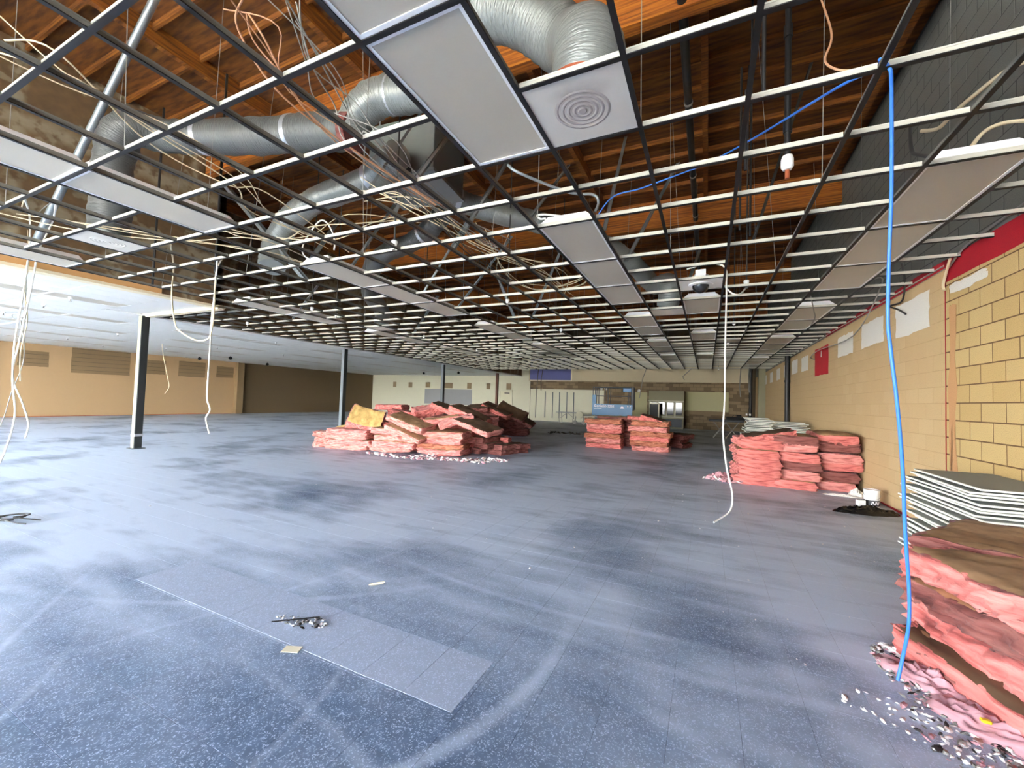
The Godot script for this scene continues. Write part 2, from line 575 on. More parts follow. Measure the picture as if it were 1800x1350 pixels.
# ------------------------------------------------------------------ setting
func make_floor() -> void:
	var b := Mb.new()
	b.box(Vector3(LEFT_X - 0.3, -0.25, BACK_Z - 0.3), Vector3(WALL_X + 0.3, -0.004, FRONT_Z + 0.3))
	var fl := struct("floor", b.mesh(), M.floor_base, "dusty blue grey vinyl tile floor with pale chips")
	var t := 0.3048
	var r := RandomNumberGenerator.new()
	r.seed = 3
	var rest := Mb.new()
	var near := []
	var nx := int((WALL_X - LEFT_X) / t)
	var nz := int((FRONT_Z - BACK_Z) / t)
	var fwd := Vector3(-0.429, 0, -0.903)
	var side := Vector3(0.903, 0, -0.429)
	for i in nx + 1:
		for k in nz + 1:
			var hi := Vector3(WALL_X - i * t, 0, FRONT_Z - k * t)
			var lo := Vector3(maxf(LEFT_X, hi.x - t), -0.0016, maxf(BACK_Z, hi.z - t))
			var c := (lo + hi) / 2.0
			var tone := clampf(r.randfn(1.0, 0.06), 0.82, 1.16)
			var tint := Color(tone, tone, tone)
			if r.randf() < 0.06:
				tint = Color(tone * 0.86, tone * 0.95, tone * 0.95)
			var depth := c.dot(fwd)
			if depth > 1.35 and depth < 5.5 and absf(c.dot(side)) < depth * 1.27 + 0.1:
				near.append([depth, lo, hi, tint])
			else:
				floor_tile(rest, lo, hi, tint)
	near.sort_custom(func(p, q): return p[0] < q[0])
	for q in near.size():
		var e: Array = near[q]
		if q < 300:
			var tb := Mb.new()
			floor_tile(tb, e[1], e[2], e[3])
			part("vinyl_tile", tb.mesh(), M.floor_vinyl, fl)
		else:
			floor_tile(rest, e[1], e[2], e[3])
	stuff("vinyl_tiles", rest.mesh(), M.floor_vinyl, fl)
	# the cleaner strip where a counter stood
	for k in 10:
		var pb := Mb.new()
		floor_tile(pb, Vector3(-4.02 + k * 0.294, 0.0, -2.15), Vector3(-4.02 + (k + 1) * 0.294, 0.0016, -1.72), Color.WHITE)
		part("pale_strip_tile", pb.mesh(), M.floor_vinyl_pale, fl)
	for k in 4:
		var pc := Mb.new()
		floor_tile(pc, Vector3(-0.32 + k * 0.31, 0.0, -1.68), Vector3(-0.32 + (k + 1) * 0.31, 0.0016, -1.2), Color.WHITE)
		part("pale_strip_tile", pc.mesh(), M.floor_vinyl_pale, fl)

func floor_tile(b: Mb, lo: Vector3, hi: Vector3, tint: Color) -> void:
	b.tint = tint
	var g := 0.0005
	var k := 0.0008
	var a := Vector3(lo.x + g, lo.y, lo.z + g)
	var c := Vector3(hi.x - g, hi.y, hi.z - g)
	var start := b.v.size()
	var p := [Vector3(a.x + k, c.y, a.z + k), Vector3(c.x - k, c.y, a.z + k), Vector3(c.x - k, c.y, c.z - k), Vector3(a.x + k, c.y, c.z - k)]
	var q := [Vector3(a.x, a.y, a.z), Vector3(c.x, a.y, a.z), Vector3(c.x, a.y, c.z), Vector3(a.x, a.y, c.z)]
	var ns := [Vector3(0, 1, -1), Vector3(1, 1, 0), Vector3(0, 1, 1), Vector3(-1, 1, 0)]
	b.quad(p[0], p[1], p[2], p[3], Vector3.UP)
	for e in 4:
		b.quad(p[e], p[(e + 1) % 4], q[(e + 1) % 4], q[e], ns[e].normalized())
	for i in range(start, b.v.size()):
		b.uv[i] = Vector2(b.v[i].x, b.v[i].z)
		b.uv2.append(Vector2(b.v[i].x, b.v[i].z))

# one masonry unit whose face lies in the plane x = 0 (facing -x), chamfered; z along, y up
func unit_mesh(len: float, h: float, k: float, deep: float, off: float) -> ArrayMesh:
	var b := Mb.new()
	var p := [Vector3(0, k, k), Vector3(0, k, len - k), Vector3(0, h - k, len - k), Vector3(0, h - k, k)]
	var q := [Vector3(deep, 0, 0), Vector3(deep, 0, len), Vector3(deep, h, len), Vector3(deep, h, 0)]
	var ns := [Vector3(-1, -1, 0), Vector3(-1, 0, 1), Vector3(-1, 1, 0), Vector3(-1, 0, -1)]
	b.quad(p[0], p[1], p[2], p[3], Vector3.LEFT)
	for e in 4:
		b.quad(p[e], p[(e + 1) % 4], q[(e + 1) % 4], q[e], ns[e].normalized())
	for i in b.uv.size():
		b.uv[i] += Vector2(off, off * 1.7)
	return b.mesh()

func append_mesh(b: Mb, m: ArrayMesh, t: Transform3D) -> void:
	var a := m.surface_get_arrays(0)
	b.v.append_array(t * (a[Mesh.ARRAY_VERTEX] as PackedVector3Array))
	b.n.append_array(Transform3D(t.basis.orthonormalized(), Vector3.ZERO) * (a[Mesh.ARRAY_NORMAL] as PackedVector3Array))
	b.uv.append_array(a[Mesh.ARRAY_TEX_UV])
	b.col.append_array(a[Mesh.ARRAY_COLOR])

# flat paint with an uneven outline on a wall: o corner, u and w edges, nn out of the wall
func paint(called: String, m: Material, parent: Node, o: Vector3, u: Vector3, w: Vector3, nn: Vector3, rough := 0.012, seed_ := 1) -> MeshInstance3D:
	var r := RandomNumberGenerator.new()
	r.seed = seed_
	var pts := []
	for e in 4:
		for k in 7:
			var t := k / 7.0
			var p: Vector3 = [o + u * t, o + u + w * t, o + u * (1 - t) + w, o + w * (1 - t)][e]
			pts.append(p + u.normalized() * r.randf_range(-rough, rough) + w.normalized() * r.randf_range(-rough, rough))
	var b := Mb.new()
	var c := o + u * 0.5 + w * 0.5 + nn * 0.002
	for i in pts.size():
		var a: Vector3 = pts[i] + nn * 0.002
		var d: Vector3 = pts[(i + 1) % pts.size()] + nn * 0.002
		b.tri(c, a, d, nn, nn, nn, Vector2(c.dot(u.normalized()), c.y), Vector2(a.dot(u.normalized()), a.y), Vector2(d.dot(u.normalized()), d.y))
		var out: Vector3 = ((a + d) / 2.0 - c).normalized()
		b.quad(a, d, d - nn * 0.004, a - nn * 0.004, out)
	return part(called, b.mesh(), m, parent)

func make_right_wall() -> void:
	var b := Mb.new()
	b.box(Vector3(WALL_X + 0.008, -0.02, BACK_Z - 0.3), Vector3(WALL_X + 0.32, ROOF + 0.2, FRONT_Z + 0.3))
	var w := struct("wall_right", b.mesh(), M.mortar_grey, "tan painted block wall with white and red paint patches")
	# the mortar behind the painted lower wall
	var mb := Mb.new()
	mb.box(Vector3(WALL_X + 0.0025, 0, -6.73), Vector3(WALL_X + 0.009, CEIL + 0.05, FRONT_Z))
	part("mortar", mb.mesh(), M.mortar, w)
	mb = Mb.new()
	mb.box(Vector3(WALL_X + 0.0025, CEIL + 0.05, BACK_Z), Vector3(WALL_X + 0.009, ROOF, FRONT_Z))
	part("mortar", mb.mesh(), M.mortar_grey, w)
	var mp := Mb.new()
	mp.box(Vector3(WALL_X + 0.0012, 0, BACK_Z), Vector3(WALL_X + 0.009, CEIL + 0.02, -6.73))
	part("painted_joint", mp.mesh(), M.joint_paint, w)
	var bl := 0.4064
	var bh := 0.2032
	var full := [unit_mesh(bl - 0.014, bh - 0.011, 0.0015, 0.012, 0.0), unit_mesh(bl - 0.014, bh - 0.011, 0.002, 0.012, 0.37)]
	var soft := [unit_mesh(bl - 0.006, bh - 0.004, 0.003, 0.004, 0.1), unit_mesh(bl - 0.006, bh - 0.004, 0.004, 0.004, 0.6)]
	var r := RandomNumberGenerator.new()
	r.seed = 8
	var rest_soft := Mb.new()
	var rest_grey := Mb.new()
	var count := 0
	for c in 33:
		var y := c * bh
		if y + bh > ROOF + 0.05:
			break
		var z := -4.2 + (bl / 2.0 if c % 2 else 0.0)
		while z > BACK_Z:
			var z0 := z - bl
			var low := c < 16
			var grey_ := not low
			var at := Vector3(WALL_X, y + 0.005, z0 + 0.005)
			var pick := r.randi() % 2
			var tone := r.randi() % 3
			if low and z0 >= -6.73:
				part("block", full[pick], [M.block_tan, M.block_tan_light, M.block_tan_dark][tone], w, at)
				count += 1
			elif low and z > -6.73:
				if z + 6.73 > 0.04:
					part("block", unit_mesh(z + 6.73 - 0.01, bh - 0.01, 0.004, 0.012, 0.2), M.block_tan, w, Vector3(WALL_X, y + 0.005, -6.725))
				if -6.73 - z0 > 0.04:
					part("block", unit_mesh(-6.73 - z0 - 0.004, bh - 0.004, 0.005, 0.006, 0.2), M.wall_paint, w, Vector3(WALL_X, y + 0.002, z0 + 0.002))
				count += 2
			elif low:
				at = Vector3(WALL_X, y + 0.002, z0 + 0.002)
				if z > -11.2:
					part("block", soft[pick], [M.wall_paint, M.wall_paint_light, M.wall_paint][tone], w, at)
					count += 1
				else:
					append_mesh(rest_soft, soft[pick], Transform3D(Basis(), at))
			else:
				if z > -8.6 and c < 30 and count < 300:
					part("block", full[pick], [M.block_grey, M.block_grey_dark, M.block_grey][tone], w, at)
					count += 1
				else:
					append_mesh(rest_grey, full[pick], Transform3D(Basis(), at))
			z -= bl
	stuff("painted_blocks", rest_soft.mesh(), M.wall_paint, w)
	stuff("grey_blocks", rest_grey.mesh(), M.block_grey, w)
	var L := Vector3.LEFT
	var f := Vector3(WALL_X, 0, 0)
	paint("red_band", M.band_red, w, f + Vector3(0, 3.09, -4.3), Vector3(0, 0, -2.43), Vector3(0, 0.27, 0), L, 0.008, 2)
	paint("red_edge", M.band_red, w, f + Vector3(0, 3.27, -6.7), Vector3(0, 0, -5.6), Vector3(0, 0.1, 0), L, 0.01, 3)
	paint("red_line", M.band_red, w, f + Vector3(0, 0.0, -6.72), Vector3(0, 0, -0.022), Vector3(0, 3.1, 0), L, 0.004, 4)
	paint("pink_smear", M.stain_pink, w, f + Vector3(0, 0.5, -6.5), Vector3(0, 0, -0.15), Vector3(0, 2.3, 0), L, 0.035, 5)
	paint("red_base_line", M.patch_red, w, f + Vector3(0, 0.0, -6.8), Vector3(0, 0, -2.0), Vector3(0, 0.03, 0), L, 0.008, 6)
	paint("white_smear", M.patch_white, w, f + Vector3(0, 2.92, -5.9), Vector3(0, 0, -0.72), Vector3(0, 0.12, 0), L, 0.02, 7)
	for e in [[-7.13, 1.06, 2.62, 0.49], [-8.68, 1.05, 2.65, 0.44], [-10.24, 1.05, 2.65, 0.43], [-14.25, 0.94, 2.62, 0.43], [-15.8, 0.98, 2.65, 0.45], [-17.6, 0.8, 2.65, 0.45], [-19.3, 0.9, 2.65, 0.45], [-21.3, 0.9, 2.65, 0.45], [-23.4, 0.9, 2.65, 0.45]]:
		paint("white_patch", M.patch_white, w, f + Vector3(0, e[2], e[0]), Vector3(0, 0, -e[1]), Vector3(0, e[3], 0), L, 0.018, int(-e[0] * 10))
	paint("red_patch", M.patch_red, w, f + Vector3(0, 2.37, -12.08), Vector3(0, 0, -1.36), Vector3(0, 0.71, 0), L, 0.015, 77)
	paint("white_mark", M.patch_white, w, f + Vector3(-0.002, 2.83, -12.72), Vector3(0, 0, -0.09), Vector3(0, 0.16, 0), L, 0.008, 78)
	# pipe chase and pilaster far along the wall
	b = Mb.new()
	b.box(Vector3(WALL_X - 0.3, 0, -24.2), Vector3(WALL_X, CEIL + 0.4, -23.8))
	struct("trim_1", b.mesh(), M.pilaster_green, "pale green block pilaster near the far right corner")

func make_back_wall() -> void:
	var b := Mb.new()
	b.box(Vector3(LEFT_X - 0.3, -0.02, BACK_Z - 0.32), Vector3(WALL_X, ROOF + 0.2, BACK_Z - 0.008))
	var w := struct("wall_back", b.mesh(), M.mortar_back, "far wall, white painted on one side and bare block on the other")
	b = Mb.new()
	b.box(Vector3(LEFT_X, 0, BACK_Z - 0.01), Vector3(-12.02, ROOF, BACK_Z))
	part("white_paint", b.mesh(), M.wall_white, w)
	var blk := unit_mesh(0.396, 0.193, 0.005, 0.01, 0.0)
	var turn := Basis(Vector3(0, 0, -1), Vector3(0, 1, 0), Vector3(1, 0, 0))
	var light := Mb.new()
	var dark := Mb.new()
	var r := RandomNumberGenerator.new()
	r.seed = 19
	for c in 16:
		var x := -11.98 + (0.2032 if c % 2 else 0.0)
		while x + 0.4 < WALL_X:
			append_mesh(dark if r.randf() < 0.4 else light, blk, Transform3D(turn, Vector3(x, c * 0.2032 + 0.005, BACK_Z)))
			x += 0.4064
	stuff("bare_blocks", light.mesh(), M.brick_back, w)
	stuff("bare_blocks_darker", dark.mesh(), M.brick_back_dark, w)
	var N := Vector3.BACK
	var rect := func(called: String, m: Material, p: Vector3, q: Vector3, deep: float) -> MeshInstance3D:
		var e := Mb.new()
		e.box(Vector3(minf(p.x, q.x), minf(p.y, q.y), BACK_Z), Vector3(maxf(p.x, q.x), maxf(p.y, q.y), BACK_Z + deep))
		return part(called, e.mesh(), m, w)
	# unpainted squares and the grey panel on the white part
	for e in [[Vector3(-25.208, 2.266, -28.500), Vector3(-24.847, 2.725, -28.500)], [Vector3(-23.493, 2.245, -28.500), Vector3(-23.083, 2.695, -28.500)], [Vector3(-21.669, 2.276, -28.500), Vector3(-21.218, 2.717, -28.500)], [Vector3(-19.921, 2.258, -28.500), Vector3(-18.928, 2.698, -28.500)], [Vector3(-17.543, 2.255, -28.500), Vector3(-17.136, 2.720, -28.500)], [Vector3(-15.760, 2.242, -28.500), Vector3(-15.421, 2.696, -28.500)], [Vector3(-14.008, 2.232, -28.500), Vector3(-13.588, 2.720, -28.500)]]:
		rect.call("bare_square", M.brick_back, e[0], e[1], 0.006)
	rect.call("grey_panel", M.panel_grey, Vector3(-21.721, 0.919, -28.500), Vector3(-17.059, 2.172, -28.500), 0.008)
	rect.call("white_paint_lower", M.wall_white, Vector3(-11.976, -0.155, -28.500), Vector3(-6.460, 2.339, -28.500), 0.012)
	rect.call("cream_panel", M.panel_cream, Vector3(-1.277, 1.137, -28.500), Vector3(1.183, 2.354, -28.500), 0.03)
	rect.call("cream_panel", M.panel_cream, Vector3(-4.581, 0.504, -28.500), Vector3(-3.591, 2.246, -28.500), 0.02)
	rect.call("timber_rail", M.brick_back, Vector3(-1.206, 0.923, -28.500), Vector3(1.042, 1.163, -28.500), 0.05)
	# shelf standards
	for px in [Vector3(-10.780, 2.169, -28.500), Vector3(-10.203, 2.139, -28.500), Vector3(-9.679, 2.151, -28.500), Vector3(-9.121, 2.163, -28.500), Vector3(-8.612, 2.133, -28.500)]:
		var e := Mb.new()
		e.box(Vector3(px.x - 0.03, 0.25, BACK_Z + 0.012), Vector3(px.x + 0.03, px.y, BACK_Z + 0.04))
		part("shelf_standard", e.mesh(), M.lift_grey, w)
	# boxed-out bulkhead over the bare blocks
	b = Mb.new()
	b.box(Vector3(-12.0, 2.93, BACK_Z), Vector3(2.3, 4.6, BACK_Z + 0.35))
	var bh := struct("trim_2", b.mesh(), M.soffit_tan, "tan boxed bulkhead along the top of the far wall")
	b = Mb.new()
	b.box(Vector3(-11.9, 2.96, BACK_Z + 0.35), Vector3(-8.75, 4.6, BACK_Z + 0.37))
	part("blue_panel", b.mesh(), M.panel_blue, bh)
	b = Mb.new()
	b.box(Vector3(-11.9, 2.93, BACK_Z + 0.35), Vector3(-8.75, 2.99, BACK_Z + 0.39))
	b.box(Vector3(-8.75, 2.93, BACK_Z + 0.35), Vector3(-8.68, 4.6, BACK_Z + 0.39))
	part("panel_edge", b.mesh(), M.trim_cream, bh)
	# door in the white wall
	var dp: Vector3 = Vector3(-14.020, -0.089, -28.500)
	b = Mb.new()
	b.box(Vector3(dp.x - 0.5, 0, BACK_Z), Vector3(dp.x + 0.5, 2.1, BACK_Z + 0.04))
	var d := struct("door_1", b.mesh(), M.door_cream, "cream door in the white part of the far wall")
	b = Mb.new()
	for s in [-1.0, 1.0]:
		b.box(Vector3(dp.x + s * 0.53 - 0.05, 0, BACK_Z), Vector3(dp.x + s * 0.53 + 0.05, 2.2, BACK_Z + 0.07))
	b.box(Vector3(dp.x - 0.58, 2.1, BACK_Z), Vector3(dp.x + 0.58, 2.2, BACK_Z + 0.07))
	part("door_frame", b.mesh(), M.wall_white, d)
	b = Mb.new()
	b.box(Vector3(dp.x - 0.3, 0.85, BACK_Z + 0.04), Vector3(dp.x + 0.34, 1.05, BACK_Z + 0.1))
	part("push_bar", b.mesh(), M.plastic_white, d)
	b = Mb.new()
	b.box(Vector3(dp.x - 0.1, 1.93, BACK_Z + 0.04), Vector3(dp.x + 0.3, 2.0, BACK_Z + 0.09))
	part("door_closer", b.mesh(), M.black_steel, d)

func make_left_wall() -> void:
	var b := Mb.new()
	b.box(Vector3(LEFT_X - 0.3, -0.02, -16.6), Vector3(LEFT_X, ROOF + 0.2, FRONT_Z + 0.3))
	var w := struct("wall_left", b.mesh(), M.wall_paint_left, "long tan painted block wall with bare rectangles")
	b = Mb.new()
	b.box(Vector3(LEFT_X - 0.3, -0.02, BACK_Z), Vector3(LEFT_X, ROOF + 0.2, -16.6))
	part("brown_section", b.mesh(), M.wall_brown, w)
	b = Mb.new()
	b.box(Vector3(LEFT_X, 0, -16.75), Vector3(LEFT_X + 0.3, CEIL, -16.35))
	struct("trim_3", b.mesh(), M.block_bare, "brown pilaster where the tan wall turns dark")
	var i := 0
	for e in [[Vector3(-27.600, 2.292, -7.041), Vector3(-27.600, 2.987, -8.000)], [Vector3(-27.600, 2.089, -8.747), Vector3(-27.600, 3.307, -10.972)], [Vector3(-27.600, 2.241, -11.690), Vector3(-27.600, 3.010, -12.562)], [Vector3(-27.600, 2.215, -13.187), Vector3(-27.600, 3.105, -14.602)], [Vector3(-27.600, 2.277, -15.227), Vector3(-27.600, 2.966, -16.245)]]:
		var p: Vector3 = e[0]
		var q: Vector3 = e[1]
		paint("bare_rectangle", M.block_bare, w, Vector3(LEFT_X, p.y, p.z), Vector3(0, 0, q.z - p.z), Vector3(0, q.y - p.y, 0), Vector3.RIGHT, 0.012, 60 + i)
		# the block joints that show in the bare rectangles
		var j := Mb.new()
		var y := ceilf(p.y / 0.2032) * 0.2032
		while y < q.y - 0.02:
			j.box(Vector3(LEFT_X + 0.002, y - 0.008, q.z + 0.02), Vector3(LEFT_X + 0.004, y + 0.008, p.z - 0.02))
			y += 0.2032
		part("bed_joint", j.mesh(), M.mortar_back, w)
		i += 1
	b = Mb.new()
	b.box(Vector3(LEFT_X, 0, -16.3), Vector3(LEFT_X + 0.02, 0.03, FRONT_Z))
	struct("baseboard_left", b.mesh(), M.rust_collar, "thin reddish paint line at the foot of the tan wall")

func make_front_wall() -> void:
	var b := Mb.new()
	var z0 := FRONT_Z
	var z1 := FRONT_Z + 0.3
	# openings: left, right, sill, head; last one added, fifth raised, to light roof and floor
	var spans := [[-27.2, -22.4, 0.12, 3.2], [-22.0, -17.2, 0.12, 3.2], [-16.8, -12.0, 0.12, 3.2], [-11.6, -6.8, 0.12, 3.4], [-6.4, -2.0, 0.12, 4.6], [-1.6, 2.2, 3.1, 4.6]]
	b.box(Vector3(LEFT_X - 0.3, 4.6, z0), Vector3(WALL_X + 0.3, ROOF + 0.2, z1))
	b.box(Vector3(LEFT_X - 0.3, -0.02, z0), Vector3(WALL_X + 0.3, 0.12, z1))
	var x := LEFT_X - 0.3
	for s in spans:
		b.box(Vector3(x, 0.12, z0), Vector3(s[0], 4.6, z1))
		if s[2] > 0.12:
			b.box(Vector3(s[0], 0.12, z0), Vector3(s[1], s[2], z1))
		if s[3] < 4.6:
			b.box(Vector3(s[0], s[3], z0), Vector3(s[1], 4.6, z1))
		x = s[1]
	b.box(Vector3(x, 0.12, z0), Vector3(WALL_X + 0.3, 4.6, z1))
	struct("wall_front", b.mesh(), M.wall_paint_left, "shop front wall behind the viewer with tall openings")
	var k := 1
	for s in spans:
		b = Mb.new()
		b.box(Vector3(s[0], s[2], z0 + 0.14), Vector3(s[1], s[3], z0 + 0.148))
		var win := struct("window_%d" % k, b.mesh(), M.glass, "unseen shop front pane, in openings partly added for light")
		b = Mb.new()
		for t in 4:
			var mx: float = lerpf(s[0] + 0.03, s[1] - 0.03, t / 3.0)
			b.box(Vector3(mx - 0.03, s[2], z0 + 0.1), Vector3(mx + 0.03, s[3], z0 + 0.19))
		b.box(Vector3(s[0], s[2], z0 + 0.1), Vector3(s[1], s[2] + 0.06, z0 + 0.19))
		b.box(Vector3(s[0], s[3] - 0.06, z0 + 0.1), Vector3(s[1], s[3], z0 + 0.19))
		part("window_frame", b.mesh(), M.frame_alu, win)
		k += 1
	b = Mb.new()
	b.box(Vector3(-60, -0.3, z1), Vector3(30, -0.05, 40))
	struct("floor_1", b.mesh(), M.concrete_out, "pale concrete forecourt outside the shop front")

func make_roof() -> void:
	var b := Mb.new()
	b.box(Vector3(LEFT_X - 0.3, ROOF + 0.02, BACK_Z - 0.3), Vector3(WALL_X + 0.3, ROOF + 0.3, FRONT_Z + 0.3))
	var roof := struct("ceiling_1", b.mesh(), M.roof_deck, "orange brown timber roof deck on girders and purlins")
	var girders := [1.25, -4.85, -10.95, -17.05, -23.15]
	for z in girders:
		b = Mb.new()
		b.box(Vector3(-12.5, 6.02, z - 0.16), Vector3(WALL_X - 0.01, ROOF - 0.02, z))
		part("girder", b.mesh(), M.roof_girder, roof)
	var bays := [[4.9, 1.25], [1.25, -4.69], [-4.85, -10.79], [-10.95, -16.89], [-17.05, -22.99], [-23.15, -28.4]]
	var deep := 0.27
	var xs := []
	for k in range(-5, 2):
		xs.append(-0.1 + k * 2.41)
	for y in bays:
		for x in xs:
			b = Mb.new()
			b.box(Vector3(x - 0.045, ROOF - deep, y[1]), Vector3(x + 0.045, ROOF, y[0] - 0.16 if y[0] < 1.5 else y[0]))
			part("purlin", b.mesh(), M.roof_timber, roof)
	# short joists between purlins, two feet apart
	var joist := Mb.new()
	joist.box(Vector3(-1.155, -0.11, -0.02), Vector3(1.155, 0, 0.02))
	var jm := joist.mesh()
	for y in bays:
		var z: float = y[0] - 0.5
		while z > y[1] + 0.2:
			for k in range(-5, 1):
				var o := part("joist", jm, M.roof_timber, roof, Vector3(-0.1 + (k + 0.5) * 2.41, ROOF + 0.01, z))
				if k == 0:
					o.position.x = 1.105
			z -= 0.61
	# plywood sheets
	var ply := Mb.new()
	ply.box(Vector3(-1.2, 0, -0.605), Vector3(1.2, 0.025, 0.605))
	var pm := ply.mesh()
	var z := 4.4
	var row := 0
	while z > -24:
		for k in range(-5, 2):
			var x := -0.1 + (k + 0.5) * 2.41
			if x > 2.3:
				continue
			part("plywood_sheet", pm, M.roof_deck, roof, Vector3(x, ROOF - 0.004 - 0.002 * ((k + row) & 1), z))
		z -= 1.22
		row += 1
	# cross braces seen under the deck
	b = Mb.new()

func make_partition() -> void:
	# drywall above the ceiling edge, in steps
	var b := Mb.new()
	b.box(Vector3(-9.75, CEIL + 0.02, -5.3), Vector3(-9.6, ROOF, FRONT_Z))
	for i in b.uv.size():
		b.uv[i] = Vector2(b.v[i].z + 5.3, ROOF - b.v[i].y)
	struct("wall_partition", b.mesh(), M.drywall_mud, "brown drywall bulkhead above the ceiling edge with smeared joint filler")
	b = Mb.new()
	b.box(Vector3(-12.9, CEIL + 0.02, BACK_Z), Vector3(-12.75, ROOF, -5.2))
	b.box(Vector3(-12.9, CEIL + 0.02, -5.3), Vector3(-9.6, ROOF, -5.16))
	for i in b.uv.size():
		b.uv[i] = Vector2(b.v[i].z + b.v[i].x, ROOF - b.v[i].y)
	struct("wall_partition_1", b.mesh(), M.drywall_mud, "dim drywall bulkhead behind the ducts above the column line")
	# the trim along the open edge
	b = Mb.new()
	b.box(Vector3(-9.78, CEIL - 0.03, -5.36), Vector3(-9.56, CEIL + 0.02, FRONT_Z))
	struct("trim_4", b.mesh(), M.trim_cream, "cream edge trim of the intact tile ceiling")
	b = Mb.new()
	b.box(Vector3(-9.6, CEIL + 0.02, -4.2), Vector3(-9.54, CEIL + 0.12, FRONT_Z))
	struct("trim_5", b.mesh(), M.wood_trim, "raw timber plate above the ceiling edge trim")
	b = Mb.new()
	b.box(Vector3(-12.72, CEIL - 0.06, -5.36), Vector3(-9.56, CEIL + 0.03, -5.22))
	struct("trim_6", b.mesh(), M.trim_cream, "cream ledge between the first steel column and the corner")
	b = Mb.new()
	b.box(Vector3(-12.86, CEIL - 0.03, BACK_Z), Vector3(-12.68, CEIL + 0.02, -5.36))
	struct("trim_7", b.mesh(), M.grid_white, "pale edge trim along the column line")

func make_tile_ceiling() -> void:
	var base := Mb.new()
	base.box(Vector3(LEFT_X, CEIL + 0.012, BACK_Z), Vector3(-12.8, CEIL + 0.06, FRONT_Z))
	base.box(Vector3(-12.8, CEIL + 0.012, -5.2), Vector3(-9.78, CEIL + 0.06, FRONT_Z))
	var c := struct("ceiling_2", base.mesh(), M.grid_white, "intact white suspended tile ceiling over the left side")
	var tile := Mb.new()
	tile.cbox(Vector3(-S / 2 + 0.007, -0.004, -S + 0.007), Vector3(S / 2 - 0.007, 0.014, S - 0.007), 0.003)
	var tm := tile.mesh()
	var rest := Mb.new()
	var n := 0
	var lens := []
	var i := -13
	var list := []
	while GX + i * S > LEFT_X:
		for k in range(-8, 24):
			var x := GX + (i - 0.5) * S - 0.13
			var z := -(GZ + 2.0 * S * (k + 0.5)) + S
			if z > FRONT_Z - 0.5 or z < BACK_Z + 0.6 or x - 0.3 < LEFT_X:
				continue
			if i > -18 and z < -5.0 + 0.5:
				if x > -12.9:
					continue
			var lamp := posmod(i + 16, 5) == 0 and posmod(k + (i / 5), 4) != 0
			list.append([Vector3(x, CEIL, z), lamp, Vector3(x, 0, z).length(), (-16 - i) / 5, k])
		i -= 1
	list.sort_custom(func(p, q): return p[2] < q[2])
	for e in list:
		if e[1]:
			lens.append(e)
		elif n < 300:
			n += 1
			var o := part("ceiling_tile", tm, M.ceiling_tile_white, c, e[0])
			o.rotation = Vector3(rng.randfn(0, 0.0012), 0, rng.randfn(0, 0.0015))
		else:
			append_mesh(rest, tm, Transform3D(Basis(), e[0]))
	stuff("ceiling_tiles", rest.mesh(), M.ceiling_tile_white, c)
	var pan := Mb.new()
	pan.box(Vector3(-S / 2 + 0.03, 0.0, -S + 0.03), Vector3(S / 2 - 0.03, 0.008, S - 0.03))
	var pm := pan.mesh()
	var fr := Mb.new()
	for s in [-1.0, 1.0]:
		fr.box(Vector3(s * (S / 2 - 0.018) - 0.012, -0.004, -S + 0.006), Vector3(s * (S / 2 - 0.018) + 0.012, 0.01, S - 0.006))
		fr.box(Vector3(-S / 2 + 0.006, -0.004, s * (S - 0.018) - 0.012), Vector3(S / 2 - 0.006, 0.01, s * (S - 0.018) + 0.012))
	var fm := fr.mesh()
	lens.sort_custom(func(p, q): return p[4] < q[4])
	var seen := {}
	for e in lens:
		seen[e[3]] = seen.get(e[3], -1) + 1
		var t := thing("flush_light_fixture", "grey strip fixture %s from the front in the %s tile ceiling row from the step" % [ordinal(seen[e[3]]), ordinal(e[3])], "light fixture", e[0], 0.0, "flush light fixtures in the tile ceiling")
		part("lens", pm, M.lamp_lens, t)
		part("frame", fm, M.lamp_white, t)

# ------------------------------------------------------------------ open grid and what sits in it
var fixtures := [[0, -2], [0, 0], [0, 4], [0, 6], [0, 8], [0, 12], [0, 14], [0, 18], [0, 20], [0, 24], [0, 26], [5, 4], [5, 6], [5, 8], [5, 12], [5, 14], [5, 18], [5, 20], [5, 22], [5, 26], [5, 28], [-6, -2], [-6, 0], [-6, 4], [-6, 6], [-6, 8], [-6, 12], [-6, 14], [-6, 18], [-6, 20], [-6, 22], [-6, 26], [-12, -2], [-12, 0], [-12, 6], [-12, 8], [-12, 12], [-12, 14], [-12, 18], [-12, 20], [2, 10], [2, 16], [2, 24]]
var vents := [[1, 1], [1, 11], [-9, 1], [-11, 11], [3, 18], [1, 19], [-7, 21], [3, 25]]

func gp(i: float, j: float, y := CEIL) -> Vector3:
	return Vector3(GX + i * S, y, -(GZ + j * S))

func tee_mesh(len: float, metal := "tee_metal") -> ArrayMesh:
	# along +x from 0; web above, dark cap below
	var web := Mb.new()
	web.box(Vector3(0, 0.003, -0.003), Vector3(len, 0.036, 0.003))
	web.box(Vector3(0, 0.032, -0.005), Vector3(len, 0.042, 0.005))
	var cap := Mb.new()
	cap.box(Vector3(0, -0.003, -0.015), Vector3(len, 0.003, 0.015))
	var m := ArrayMesh.new()
	web.put(m)
	cap.put(m)
	m.surface_set_material(0, M[metal])
	m.surface_set_material(1, M.tee_cap)
	return m

